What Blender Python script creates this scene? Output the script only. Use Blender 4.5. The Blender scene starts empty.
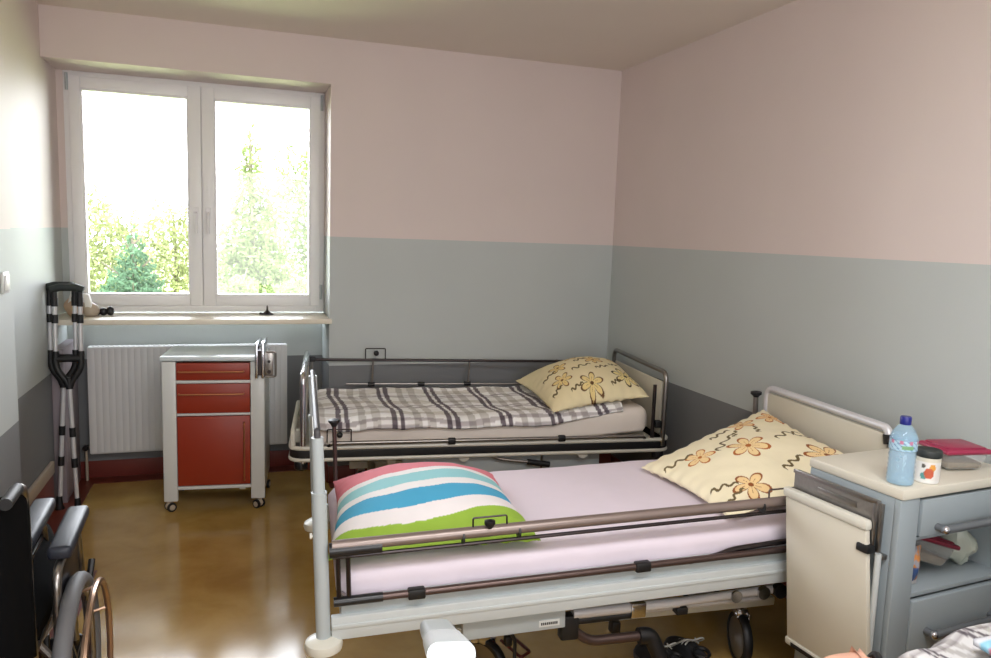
import bpy, bmesh, math, random
from mathutils import Vector, Matrix, noise
PI = math.pi
rnd = random.Random(7)
COL = bpy.context.scene.collection

# ------------------------------------------------------------------ materials
def s2l(c):
    return tuple(((v/255)/12.92 if v/255 <= .04045 else ((v/255+.055)/1.055)**2.4) for v in c)

def mat(name, rgb, rough=.5, metal=0., var=.06, scale=12., bump=0., bscale=80., spec=.5, attr=False, coat=0.):
    m = bpy.data.materials.new(name); m.use_nodes = True
    nt = m.node_tree; n = nt.nodes; L = nt.links
    b = n['Principled BSDF']
    b.inputs['Roughness'].default_value = rough
    b.inputs['Metallic'].default_value = metal
    b.inputs['Specular IOR Level'].default_value = spec
    b.inputs['Coat Weight'].default_value = coat
    tc = n.new('ShaderNodeTexCoord')
    no = n.new('ShaderNodeTexNoise'); no.inputs['Scale'].default_value = scale; no.inputs['Detail'].default_value = 4
    L.new(tc.outputs['Object'], no.inputs['Vector'])
    mr = n.new('ShaderNodeMapRange')
    mr.inputs['To Min'].default_value = 1-var; mr.inputs['To Max'].default_value = 1+var
    L.new(no.outputs['Fac'], mr.inputs['Value'])
    mx = n.new('ShaderNodeMix'); mx.data_type = 'RGBA'; mx.blend_type = 'MULTIPLY'
    mx.inputs['Factor'].default_value = 1
    if attr:
        a = n.new('ShaderNodeAttribute'); a.attribute_name = 'Col'
        L.new(a.outputs['Color'], mx.inputs['A'])
    else:
        mx.inputs['A'].default_value = (*s2l(rgb), 1)
    L.new(mr.outputs['Result'], mx.inputs['B'])
    L.new(mx.outputs['Result'], b.inputs['Base Color'])
    if bump:
        n2 = n.new('ShaderNodeTexNoise'); n2.inputs['Scale'].default_value = bscale
        L.new(tc.outputs['Object'], n2.inputs['Vector'])
        bp = n.new('ShaderNodeBump'); bp.inputs['Strength'].default_value = bump; bp.inputs['Distance'].default_value = .004
        L.new(n2.outputs['Fac'], bp.inputs['Height']); L.new(bp.outputs['Normal'], b.inputs['Normal'])
    return m

def wall_mat(name, gain=1.0):
    m = bpy.data.materials.new(name); m.use_nodes = True
    nt = m.node_tree; n = nt.nodes; L = nt.links; b = n['Principled BSDF']
    b.inputs['Roughness'].default_value = .55; b.inputs['Specular IOR Level'].default_value = .3
    g = n.new('ShaderNodeNewGeometry'); sp = n.new('ShaderNodeSeparateXYZ'); L.new(g.outputs['Position'], sp.inputs[0])
    no = n.new('ShaderNodeTexNoise'); no.inputs['Scale'].default_value = 2.5; L.new(g.outputs['Position'], no.inputs['Vector'])
    def step(v):
        q = n.new('ShaderNodeMath'); q.operation = 'GREATER_THAN'; q.inputs[1].default_value = v
        L.new(sp.outputs['Z'], q.inputs[0]); return q
    def mix(f, a, bb):
        q = n.new('ShaderNodeMix'); q.data_type = 'RGBA'; L.new(f, q.inputs['Factor'])
        for s, v in (('A', a), ('B', bb)):
            if isinstance(v, tuple): q.inputs[s].default_value = (*[min(1, x*gain) for x in s2l(v)], 1)
            else: L.new(v, q.inputs[s])
        return q.outputs['Result']
    low = mix(step(.707).outputs[0], (122,124,126), (188,194,193))
    full = mix(step(1.459).outputs[0], low, (219,206,202))
    mr = n.new('ShaderNodeMapRange'); mr.inputs['To Min'].default_value = .96; mr.inputs['To Max'].default_value = 1.04
    L.new(no.outputs['Fac'], mr.inputs['Value'])
    mx = n.new('ShaderNodeMix'); mx.data_type = 'RGBA'; mx.blend_type = 'MULTIPLY'; mx.inputs['Factor'].default_value = 1
    L.new(full, mx.inputs['A']); L.new(mr.outputs['Result'], mx.inputs['B']); L.new(mx.outputs['Result'], b.inputs['Base Color'])
    n2 = n.new('ShaderNodeTexNoise'); n2.inputs['Scale'].default_value = 120; L.new(g.outputs['Position'], n2.inputs['Vector'])
    bp = n.new('ShaderNodeBump'); bp.inputs['Strength'].default_value = .08; bp.inputs['Distance'].default_value = .003
    L.new(n2.outputs['Fac'], bp.inputs['Height']); L.new(bp.outputs['Normal'], b.inputs['Normal'])
    return m

def floor_mat(name, c1, c2, rough):
    m = bpy.data.materials.new(name); m.use_nodes = True
    nt = m.node_tree; n = nt.nodes; L = nt.links; b = n['Principled BSDF']
    g = n.new('ShaderNodeNewGeometry')
    n1 = n.new('ShaderNodeTexNoise'); n1.inputs['Scale'].default_value = 4; n1.inputs['Detail'].default_value = 5; n1.inputs['Roughness'].default_value = .55
    n1.inputs['Distortion'].default_value = .3
    L.new(g.outputs['Position'], n1.inputs['Vector'])
    r = n.new('ShaderNodeValToRGB'); r.color_ramp.elements[0].color = (*s2l(c1), 1); r.color_ramp.elements[1].color = (*s2l(c2), 1)
    r.color_ramp.elements[0].position = .35; r.color_ramp.elements[1].position = .68
    L.new(n1.outputs['Fac'], r.inputs[0]); L.new(r.outputs[0], b.inputs['Base Color'])
    mr = n.new('ShaderNodeMapRange'); mr.inputs['To Min'].default_value = rough-.03; mr.inputs['To Max'].default_value = rough+.04
    L.new(n1.outputs['Fac'], mr.inputs['Value']); L.new(mr.outputs['Result'], b.inputs['Roughness'])
    b.inputs['Specular IOR Level'].default_value = .5
    return m

def glass_mat(name, tint=(1,1,1), refl=.06, rough=.02, keep=.95):
    m = bpy.data.materials.new(name); m.use_nodes = True
    nt = m.node_tree; n = nt.nodes; L = nt.links; n.remove(n['Principled BSDF'])
    t = n.new('ShaderNodeBsdfTransparent'); t.inputs[0].default_value = (*[keep*x for x in tint], 1)
    gl = n.new('ShaderNodeBsdfGlossy'); gl.inputs['Roughness'].default_value = rough
    fr = n.new('ShaderNodeFresnel'); fr.inputs[0].default_value = 1.45
    ml = n.new('ShaderNodeMath'); ml.operation = 'MULTIPLY'; ml.inputs[1].default_value = refl/.04
    L.new(fr.outputs[0], ml.inputs[0])
    mx = n.new('ShaderNodeMixShader'); L.new(ml.outputs[0], mx.inputs[0]); L.new(t.outputs[0], mx.inputs[1]); L.new(gl.outputs[0], mx.inputs[2])
    L.new(mx.outputs[0], n['Material Output'].inputs[0])
    return m

def plastic_clear(name, rgb, alpha=.45, rough=.12):
    m = mat(name, rgb, rough, var=.1, scale=40)
    m.node_tree.nodes['Principled BSDF'].inputs['Alpha'].default_value = alpha
    return m

def leaf_mat(name, rgb):
    m = bpy.data.materials.new(name); m.use_nodes = True
    nt = m.node_tree; n = nt.nodes; L = nt.links; n.remove(n['Principled BSDF'])
    tc = n.new('ShaderNodeTexCoord'); no = n.new('ShaderNodeTexNoise'); no.inputs['Scale'].default_value = 3.
    L.new(tc.outputs['Object'], no.inputs['Vector'])
    r = n.new('ShaderNodeValToRGB')
    r.color_ramp.elements[0].color = (*[x*.55 for x in s2l(rgb)], 1); r.color_ramp.elements[1].color = (*[min(1, x*1.25) for x in s2l(rgb)], 1)
    r.color_ramp.elements[0].position = .3; r.color_ramp.elements[1].position = .7
    L.new(no.outputs['Fac'], r.inputs[0])
    d = n.new('ShaderNodeBsdfDiffuse'); t = n.new('ShaderNodeBsdfTranslucent')
    L.new(r.outputs[0], d.inputs[0]); L.new(r.outputs[0], t.inputs[0])
    mx = n.new('ShaderNodeMixShader'); mx.inputs[0].default_value = .5
    L.new(d.outputs[0], mx.inputs[1]); L.new(t.outputs[0], mx.inputs[2]); L.new(mx.outputs[0], n['Material Output'].inputs[0])
    return m

M = {}
M['wall'] = wall_mat('painted_wall')
M['ceiling'] = mat('ceiling_paint', (226,216,205), .7, var=.03, scale=2)
M['floor'] = floor_mat('mustard_linoleum', (158,124,64), (180,147,84), .14)
M['red_lino'] = floor_mat('red_brown_linoleum', (92,38,26), (112,52,36), .3)
M['red_base'] = mat('red_baseboard', (118,52,44), .45)
M['cream_trim'] = mat('cream_trunking', (178,164,146), .5)
M['pvc'] = mat('white_pvc', (240,240,241), .35, var=.015)
M['sill'] = mat('sill_stone', (232,224,206), .3, var=.04, scale=30)
M['glass'] = glass_mat('window_glass')
M['radiator'] = mat('radiator_enamel', (218,218,218), .35, var=.02)
M['lilac'] = mat('pipe_casing_paint', (150,140,146), .5)
M['white_lac'] = mat('white_lacquer', (216,218,216), .3, var=.02)
M['top_lac'] = mat('cabinet_top_laminate', (214,224,228), .22, var=.02)
M['red_lac'] = mat('brick_red_laminate', (150,50,28), .4, var=.05, scale=6)
M['brass'] = mat('dull_brass', (190,130,90), .35, .8)
M['black'] = mat('black_rubber', (20,20,22), .5)
M['black_gloss'] = mat('black_plastic', (22,22,26), .3)
M['chrome'] = mat('chrome_steel', (200,200,205), .18, 1.)
M['steel'] = mat('brushed_steel', (150,146,142), .32, 1.)
M['dark_steel'] = mat('dark_steel', (70,64,64), .35, .9)
M['rim_metal'] = mat('bronze_rim', (176,146,124), .28, .85)
M['handle_grey'] = mat('grey_handle_plastic', (112,116,120), .35, .4)
M['rail_dark'] = mat('dark_grey_enamel', (72,70,72), .5)
M['rail_metal'] = mat('grey_brushed_metal', (140,136,132), .38, .6, var=.15, scale=90)
M['brown_steel'] = mat('brown_tinted_steel', (92,76,72), .38, .7)
M['rail_grey'] = mat('rail_grey_brown', (140,126,120), .35, .5)
M['cream'] = mat('cream_enamel', (214,212,200), .35, var=.03)
M['grey_white'] = mat('grey_white_enamel', (196,202,202), .38, var=.04)
M['pale_grey'] = mat('pale_grey_enamel', (176,184,186), .4, var=.04)
M['blue_grey'] = mat('blue_grey_enamel', (150,160,165), .4, var=.03)
M['board'] = mat('cream_board', (210,205,190), .45, var=.02)
M['pink_sheet'] = mat('pale_pink_sheet', (226,215,226), .8, var=.03, bump=.15, bscale=25)
M['beige_sheet'] = mat('beige_sheet', (238,228,218), .85, var=.04, bump=.2, bscale=25)
M['cloth'] = mat('printed_cloth', (255,255,255), .85, var=.04, bump=.12, bscale=60, attr=True)
M['print'] = mat('printed_label', (255,255,255), .4, var=.03, attr=True)
M['alu'] = mat('anodised_aluminium', (214,214,217), .38, .25)
M['dark_green'] = mat('dark_green_rubber', (38,44,42), .55)
M['dark_red'] = mat('dark_red_metal', (96,40,36), .4)
M['blue_cap'] = mat('dark_blue_plastic', (28,34,120), .4)
M['bottle'] = plastic_clear('pale_blue_pet', (172,210,232), .34, .06)
M['water'] = plastic_clear('water', (176,212,234), .35, .05)
M['clear'] = plastic_clear('clear_plastic', (214,216,214), .28)
M['food'] = mat('brown_food', (120,104,78), .8, var=.4, scale=60)
M['maroon'] = mat('maroon_lid', (150,38,72), .35, var=.05)
M['dkmaroon'] = mat('dark_maroon_lid', (120,22,44), .4, var=.05)
M['bag'] = plastic_clear('thin_pale_plastic', (212,220,206), .75, .3)
M['leather'] = mat('black_vinyl', (24,25,30), .35, var=.15)
M['vinyl_blue'] = mat('dark_blue_vinyl', (34,38,48), .45, var=.1, spec=.4)
M['tyre'] = mat('grey_tyre', (96,96,98), .6)
M['canvas'] = mat('black_canvas', (9,9,10), .9, var=.15, spec=.1)
M['skin'] = mat('skin', (206,160,138), .5, var=.05, scale=25)
M['lace'] = mat('white_lace', (205,205,200), .8)
M['shoe'] = mat('dark_shoe_textile', (34,34,38), .7, var=.2)
M['sole'] = mat('grey_sole', (90,90,90), .7)
M['beige_cloth'] = mat('beige_cloth', (206,176,148), .85, var=.1)
M['white_cloth'] = mat('white_paper', (236,234,228), .8)
M['blue_cloth'] = mat('sky_blue_terry', (122,182,206), .9, var=.08)
M['trunk'] = mat('bark', (80,72,60), .9, var=.25)
M['leaf_pale'] = leaf_mat('pale_leaves', (128,134,92))
M['leaf_mid'] = leaf_mat('mid_leaves', (112,126,80))
M['leaf_dark'] = leaf_mat('dark_needles', (78,102,78))
M['lawn'] = mat('lawn', (168,178,124), .9, var=.3, scale=3)
M['facade'] = mat('outer_plaster', (225,220,212), .8)

# ------------------------------------------------------------------ mesh helpers
class MB:
    def __init__(self): self.bm = bmesh.new()
    def _faces(self, verts, quads, mi=0):
        vs = [self.bm.verts.new(v) for v in verts]; out = []
        for q in quads:
            try:
                f = self.bm.faces.new([vs[i] for i in q]); f.material_index = mi; out.append(f)
            except ValueError: pass
        return vs, out
    def hexa(self, p, b=0., mi=0, seg=2):
        vs, fs = self._faces(p, [(0,3,2,1),(4,5,6,7),(0,1,5,4),(1,2,6,5),(2,3,7,6),(3,0,4,7)], mi)
        if b:
            es = list({e for f in fs for e in f.edges})
            r = bmesh.ops.bevel(self.bm, geom=es, offset=b, segments=seg, profile=.5, affect='EDGES')
            for f in r['faces']: f.material_index = mi
        return self
    def box(self, x0, x1, y0, y1, z0, z1, b=0., mi=0, seg=2):
        return self.hexa([(x0,y0,z0),(x1,y0,z0),(x1,y1,z0),(x0,y1,z0),(x0,y0,z1),(x1,y0,z1),(x1,y1,z1),(x0,y1,z1)], b, mi, seg)
    def sweep(self, pts, prof, up=(0,0,1), cap=True, mi=0, closed=False, scale=None):
        pts = [Vector(p) for p in pts]; N = len(pts); k = len(prof); rings = []
        up = Vector(up); prev = None
        for i, p in enumerate(pts):
            a = pts[(i-1) % N] if (i or closed) else p
            c = pts[(i+1) % N] if (i < N-1 or closed) else p
            t = (c-a).normalized()
            if prev is None:
                s = t.cross(up)
                if s.length < 1e-3: s = t.cross(Vector((1,0,0)) if abs(t.x) < .9 else Vector((0,1,0)))
            else:
                s = prev - t*prev.dot(t)
            s.normalize(); prev = s; u = s.cross(t)
            q = scale[i] if scale else 1
            rings.append([self.bm.verts.new(p + s*x*q + u*y*q) for x, y in prof])
        last = N if closed else N-1
        for i in range(last):
            r0, r1 = rings[i], rings[(i+1) % N]
            for j in range(k):
                f = self.bm.faces.new((r0[j], r1[j], r1[(j+1) % k], r0[(j+1) % k])); f.material_index = mi
        if cap and not closed:
            for r in (rings[0], rings[-1]):
                f = self.bm.faces.new(r); f.material_index = mi
        return self
    def tube(self, pts, r, n=10, cap=True, mi=0, closed=False, scale=None):
        return self.sweep(pts, [(r*math.cos(2*PI*i/n), r*math.sin(2*PI*i/n)) for i in range(n)], cap=cap, mi=mi, closed=closed, scale=scale)
    def lathe(self, prof, c=(0,0,0), axis=(0,0,1), n=24, mi=0, cap=True):
        q = Vector((0,0,1)).rotation_difference(Vector(axis)); c = Vector(c); rings = []
        for r, z in prof:
            rings.append([self.bm.verts.new(c + q @ Vector((r*math.cos(2*PI*i/n), r*math.sin(2*PI*i/n), z))) for i in range(n)])
        for a, b in zip(rings, rings[1:]):
            for i in range(n):
                f = self.bm.faces.new((a[i], a[(i+1) % n], b[(i+1) % n], b[i])); f.material_index = mi
        if cap:
            for r in (rings[0], rings[-1]):
                f = self.bm.faces.new(r); f.material_index = mi
        return self
    def ball(self, c, r, n=14, mi=0):
        rx, ry, rz = (r, r, r) if not hasattr(r, '__len__') else r
        g = bmesh.ops.create_uvsphere(self.bm, u_segments=n, v_segments=n//2+1, radius=1)
        for v in g['verts']: v.co = Vector((v.co.x*rx+c[0], v.co.y*ry+c[1], v.co.z*rz+c[2]))
        for f in {f for v in g['verts'] for f in v.link_faces}: f.material_index = mi
        return self
    def torus(self, c, R, r, axis=(0,0,1), n=40, k=8, mi=0):
        q = Vector((0,0,1)).rotation_difference(Vector(axis).normalized()); c = Vector(c)
        pts = [c + q @ Vector((R*math.cos(2*PI*i/n), R*math.sin(2*PI*i/n), 0)) for i in range(n)]
        return self.tube(pts, r, k, closed=True, mi=mi)
    def _clusters(self):
        seen = set(); isl = []
        for v in self.bm.verts:
            if v in seen: continue
            st = [v]; seen.add(v); g = []
            while st:
                q = st.pop(); g.append(q)
                for e in q.link_edges:
                    w = e.other_vert(q)
                    if w not in seen: seen.add(w); st.append(w)
            lo = [min(q.co[i] for q in g) for i in range(3)]; hi = [max(q.co[i] for q in g) for i in range(3)]
            isl.append((g, lo, hi, max(b - a for a, b in zip(lo, hi))))
        par = list(range(len(isl)))
        def find(i):
            while par[i] != i: i = par[i]
            return i
        for i in range(len(isl)):
            for j in range(i):
                A, B = isl[i], isl[j]
                d = math.sqrt(sum(max(0, A[1][k]-B[2][k], B[1][k]-A[2][k])**2 for k in range(3)))
                if d < max(.02, .5*max(A[3], B[3])): par[find(i)] = find(j)
        out = {}
        for i, x in enumerate(isl): out.setdefault(find(i), []).extend(x[0])
        return list(out.values())
    def build(self, name, mats, parent=None, xf=None, sharp=40):
        bm = self.bm
        if parent is not None and not getattr(self, 'whole', False):
            gs = self._clusters()
            if len(gs) > 1:
                first = None
                for g in gs:
                    m2 = MB(); m2.whole = True; mp = {}
                    for v in g: mp[v] = m2.bm.verts.new(v.co)
                    for f in {f for v in g for f in v.link_faces}:
                        nf = m2.bm.faces.new([mp[v] for v in f.verts]); nf.material_index = f.material_index
                    o = m2.build(name, mats, parent, xf, sharp); first = first or o
                bm.free(); return first
        if xf is not None: bmesh.ops.transform(bm, matrix=xf, verts=bm.verts)
        bmesh.ops.recalc_face_normals(bm, faces=bm.faces)
        me = bpy.data.meshes.new(name); bm.to_mesh(me); bm.free()
        for m in (mats if isinstance(mats, (list, tuple)) else [mats]): me.materials.append(M[m] if isinstance(m, str) else m)
        me.polygons.foreach_set('use_smooth', [True]*len(me.polygons))
        me.set_sharp_from_angle(angle=math.radians(sharp))
        o = bpy.data.objects.new(name, me); COL.objects.link(o)
        if parent: o.parent = parent
        return o

def fillet(pts, r, n=5):
    pts = [Vector(p) for p in pts]; out = [pts[0]]
    for a, b, c in zip(pts, pts[1:], pts[2:]):
        d0 = (a-b); d1 = (c-b); rr = min(r, d0.length*.45, d1.length*.45)
        p0 = b+d0.normalized()*rr; p1 = b+d1.normalized()*rr
        for i in range(n+1):
            t = i/n; out.append(p0*(1-t)**2 + b*2*t*(1-t) + p1*t*t)
    out.append(pts[-1]); return out

def rrect(w, h, r, n=4):
    o = []
    for cx, cy, a0 in ((w/2-r,h/2-r,0),(-w/2+r,h/2-r,PI/2),(-w/2+r,-h/2+r,PI),(w/2-r,-h/2+r,1.5*PI)):
        for i in range(n+1):
            a = a0+i*PI/2/n; o.append((cx+r*math.cos(a), cy+r*math.sin(a)))
    return o

def tag(o, label, cat, group=None, kind=None):
    o['label'] = label; o['category'] = cat
    if group: o['group'] = group
    if kind: o['kind'] = kind
    return o
def thing(name, label, cat, loc=(0,0,0), rz=0, group=None):
    o = bpy.data.objects.new(name, None); COL.objects.link(o); o.empty_display_size = .05
    o.location = loc; o.rotation_euler = (0,0,rz)
    return tag(o, label, cat, group)
def struct(o, label=None, cat=None):
    o['kind'] = 'structure'
    if label: o['label'] = label
    if cat: o['category'] = cat
    return o
def dup(o, parent, loc=None):
    c = o.copy(); COL.objects.link(c); c.parent = parent
    if loc: c.location = loc
    for ch in list(o.children): dup(ch, c)
    return c

def sm(a, b, x):
    t = max(0, min(1, (x-a)/(b-a))); return t*t*(3-2*t)
def fnoise(x, y, z=0., s=1.): return noise.noise(Vector((x*s, y*s, z)))

def sheet(name, nu, nv, fn, colfn, matname, parent=None, thick=0., off=1):
    """grid surface fn(u,v)->xyz with vertex colours; thick>0 closes it into a solid"""
    vs = [fn(i/(nu-1), j/(nv-1)) for j in range(nv) for i in range(nu)]
    fs = [(j*nu+i, j*nu+i+1, (j+1)*nu+i+1, (j+1)*nu+i) for j in range(nv-1) for i in range(nu-1)]
    me = bpy.data.meshes.new(name); me.from_pydata([tuple(v) for v in vs], [], fs)
    if colfn:
        ca = me.color_attributes.new('Col', 'FLOAT_COLOR', 'POINT'); flat = []
        for j in range(nv):
            for i in range(nu): flat.extend((*s2l(colfn(i/(nu-1), j/(nv-1))), 1))
        ca.data.foreach_set('color', flat)
    me.materials.append(M[matname]); me.polygons.foreach_set('use_smooth', [True]*len(me.polygons))
    o = bpy.data.objects.new(name, me); COL.objects.link(o)
    if parent: o.parent = parent
    if thick:
        md = o.modifiers.new('thickness', 'SOLIDIFY'); md.thickness = thick; md.offset = off
    return o

def pillow(name, c4, thick, colfn, res=(150,130), seed=0, under=.13, wr=.006, parent=None):
    """closed cushion: corners A(u0v0) B(u1v0) C(u1v1) D(u0v1)"""
    A, B, C, D = [Vector(p) for p in c4]; nrm = ((B-A).cross(D-A)).normalized()
    if nrm.z < 0: nrm = -nrm
    nu, nv = res; verts = []; cols = []; faces = []
    def base(u, v):
        # sides bow inwards a little so that the corners stand out
        pu = u + .035*math.sin(PI*v)*(1-2*u); pv = v + .035*math.sin(PI*u)*(1-2*v)
        return A*(1-pu)*(1-pv)+B*pu*(1-pv)+C*pu*pv+D*(1-pu)*pv
    def h(u, v):
        e = (max(0, 4*u*(1-u)))**.55*(max(0, 4*v*(1-v)))**.55
        return e
    for side in (1, -1):
        for j in range(nv):
            for i in range(nu):
                u = i/(nu-1); v = j/(nv-1); e = h(u, v)
                rim = i in (0, nu-1) or j in (0, nv-1)
                w = wr*(fnoise(u*4+seed, v*4, .3)+.6*fnoise(u*9+seed, v*9, 1.7))*(0 if rim else 1)
                edge = min(u, 1-u, v, 1-v)
                pk = .004*math.sin(60*(u if min(v,1-v) < min(u,1-u) else v)+seed)*math.exp(-edge*18)*(0 if rim else 1)
                d = (thick*(.87 if side > 0 else under)*e + w*.8+pk)*side if not rim else 0
                verts.append(base(u, v)+nrm*(d+thick*.13)); cols.append(colfn(u, v))
    n0 = nu*nv
    for s in (0, 1):
        for j in range(nv-1):
            for i in range(nu-1):
                q = [s*n0+j*nu+i, s*n0+j*nu+i+1, s*n0+(j+1)*nu+i+1, s*n0+(j+1)*nu+i]
                faces.append(q if s == 0 else q[::-1])
    me = bpy.data.meshes.new(name); me.from_pydata([tuple(v) for v in verts], [], faces)
    ca = me.color_attributes.new('Col', 'FLOAT_COLOR', 'POINT'); flat = []
    for c in cols: flat.extend((*s2l(c), 1))
    ca.data.foreach_set('color', flat)
    bm = bmesh.new(); bm.from_mesh(me); bmesh.ops.remove_doubles(bm, verts=bm.verts, dist=1e-5)
    bmesh.ops.recalc_face_normals(bm, faces=bm.faces); bm.to_mesh(me); bm.free()
    me.materials.append(M['cloth']); me.polygons.foreach_set('use_smooth', [True]*len(me.polygons))
    o = bpy.data.objects.new(name, me); COL.objects.link(o)
    if parent: o.parent = parent
    return o

# ------------------------------------------------------------------ room
W, H, S = 3.234, 2.556, 1.459
YB = -5.6            # wall behind the camera
XN = 1.427           # right edge of the window niche
b = MB()
b.box(-.2, W+.2, YB-.2, .41, -.12, 0, mi=0)
o = b.build('floor_slab', 'floor'); o.name = 'floor'; struct(o, 'mustard brown linoleum floor with a dark red border', 'floor')
# red border strips let into the linoleum, with the niche floor
b = MB(); t = .002
def strip(x0, x1, y0, y1): b.box(x0, x1, y0, y1, -.01, t)
strip(0, .13, -.95, .27); strip(.13, XN, .27, .4); strip(0, .13, .27, .4); strip(XN, W, -.1, 0); strip(W-.1, W, YB, -.1)
strip(0, .34, YB, -.95)
struct(b.build('trim_1', 'red_lino'), 'dark red floor border along the walls', 'floor border')
b = MB(); b.box(-.3, W+.3, YB-.3, .41, H, H+.15); struct(b.build('ceiling', 'ceiling'))
b = MB(); b.box(-.2, 0, YB, .41, 0, H); struct(b.build('wall_left', 'wall'))
b = MB(); b.box(0, .1, YB, -1.07, 0, H); struct(b.build('wall_left.001', 'wall')).name = 'wall_left_front'
b = MB(); b.box(W, W+.2, YB, .41, 0, H); struct(b.build('wall_right', 'wall'))
b = MB(); b.box(-.2, W+.2, YB-.2, YB, 0, H); struct(b.build('wall_front', 'wall'))
b = MB()
b.box(0, XN, 0, .41, 2.3066, H); b.box(XN, W, 0, .41, 0, H); b.box(0, XN, .4, .41, 0, .99); b.box(0, .035, .33, .41, .99, 2.3066)
struct(b.build('wall_back', 'wall'))
b = MB(); b.box(0, XN, .388, .4, 0, .1, .003); b.box(XN, W, -.012, 0, 0, .1, .003); b.box(XN-.012, XN, 0, .388, 0, .1, .003)
struct(b.build('baseboard_back', 'red_base'))
b = MB(); b.box(W-.012, W, YB, -.012, 0, .1, .003); struct(b.build('baseboard_right', 'red_base'))
b = MB(); b.box(0, .012, -1.07, -.12, 0, .2, .003); b.box(.1, .112, YB, -1.07, 0, .2, .003); b.box(0, .1, -1.07, -1.058, 0, .2, .003)
struct(b.build('baseboard_left', 'red_base'))
b = MB(); b.box(0, .02, -1.05, -.12, .2, .262, .004); struct(b.build('trim_2', 'cream_trim'), 'cream cable trunking along the foot of the left wall', 'trunking')
b = MB(); b.box(0, .055, -.03, .02, 0, .83, .004); b.box(0, .05, .02, .37, 0, .83, .004)
struct(b.build('trim_3', 'lilac'), 'greyish lilac pipe casing in the corner below the window', 'pipe casing')
# light switch on the projecting part of the left wall
t_ = thing('light_switch', 'white light switch at the left edge on the grey wall', 'switch', (.1, -1.19, 1.262))
b = MB(); b.box(0, .01, -.04, .04, -.04, .04, .003); b.build('switch_plate', 'white_lac', t_)
b = MB(); b.box(.01, .016, -.025, .025, -.028, .028, .002); b.build('rocker', 'pvc', t_)

# ------------------------------------------------------------------ window
win = bpy.data.objects.new('window_1', None); COL.objects.link(win); struct(win, 'white plastic window with two sashes above the radiator', 'window')
b = MB(); x0, x1, z0, z1 = .035, XN, .99, 2.3066; f0, f1 = .32, .37
b.box(x0, x0+.05, f0, f1, z0, z1, .004); b.box(x1-.05, x1, f0, f1, z0, z1, .004)
b.box(x0+.05, x1-.05, f0, f1, z1-.05, z1, .004); b.box(x0+.05, x1-.05, f0, f1, z0, z0+.055, .004)
b.box(.715, .75, f0+.003, f1, z0+.05, z1-.05, .003)
b.build('window_frame', 'pvc', win)
for k, (a, c, ga, gc) in enumerate(((.062, .731, .121, .662), (.734, 1.402, .803, 1.342))):
    b = MB(); s0, s1 = .302, .36; zb, zt, gb, gt = 1.028, 2.278, 1.09, 2.215
    b.box(a, ga, s0, s1, zb, zt, .005); b.box(gc, c, s0, s1, zb, zt, .005)
    b.box(ga, gc, s0, s1, zb, gb, .005); b.box(ga, gc, s0, s1, gt, zt, .005)
    # glazing bead
    b.box(ga, ga+.008, s0+.007, s1, gb, gt); b.box(gc-.008, gc, s0+.007, s1, gb, gt)
    b.box(ga+.008, gc-.008, s0+.007, s1, gb, gb+.008); b.box(ga+.008, gc-.008, s0+.007, s1, gt-.008, gt)
    sa = b.build('sash', 'pvc', win)
    b = MB(); b.box(ga+.004, gc-.004, .318, .322, gb+.004, gt-.004); b.build('pane', 'glass', sa)
    hx = .70 if k == 0 else .765
    b = MB(); b.box(hx-.014, hx+.014, .29, .302, 1.53, 1.60, .004); b.tube(fillet([(hx,.292,1.565),(hx,.262,1.565),(hx,.262,1.45)], .015), .009)
    b.build('window_handle', 'pvc', sa)
    for hz in (1.07, 2.2):
        hx = .056 if k == 0 else 1.408
        b = MB(); b.tube([(hx,.3,hz),(hx,.3,hz+.09)], .008, 8); b.build('hinge', 'pale_grey', win)
b = MB(); b.box(0, XN, -.005, .32, .957, .987, .006); b.box(0, XN+.012, -.032, -.005, .957, .987, .006); b.build('window_sill', 'sill', win)

# ------------------------------------------------------------------ radiator under the window
t_ = thing('radiator', 'white panel radiator in the niche under the window', 'radiator', (.115, .30, 0))
b = MB(); Lr = 1.09
prof = []; n = 33
for i in range(n):   # ribbed pressed steel front
    xx = i*Lr/(n-1)
for i in range(n-1):
    xa = i*Lr/(n-1); xb = (i+1)*Lr/(n-1); m0 = xa+.009; m1 = xb-.009
    b._faces([(xa,0.004,.175),(m0,.0015,.175),(m1,.0015,.175),(xb,.004,.175),(xa,.004,.78),(m0,.0015,.78),(m1,.0015,.78),(xb,.004,.78)], [(0,1,5,4),(1,2,6,5),(2,3,7,6)])
b.box(0, Lr, .006, .02, .165, .79, .003); b.build('front_panel', 'radiator', t_)
b = MB(); b.box(0, Lr, .06, .075, .165, .79, .003); b.build('rear_panel', 'radiator', t_)
b = MB(); b.box(-.003, 0, .004, .072, .17, .785); b.box(Lr, Lr+.003, .004, .072, .17, .785)
b.box(0, Lr, .02, .06, .781, .79)
for i in range(40): b.box(.02+i*Lr/41, .03+i*Lr/41, .022, .058, .79, .793)
b.build('casing', 'radiator', t_)
b = MB(); b.tube(fillet([(.012,.04,.2),(-.028,.04,.2),(-.028,.04,.002)], .02), .008); b.build('pipe', 'cream_trim', t_)
b = MB(); b.lathe([(.012,0),(.016,.004),(.016,.03),(.01,.036)], (-.028,.04,.2), (0,-1,0), 14); b.build('valve', 'dark_steel', t_)
b = MB(); b.box(.1, .13, .072, .096, .3, .7); b.box(.95, .98, .072, .096, .3, .7); b.build('bracket', 'radiator', t_)

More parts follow.
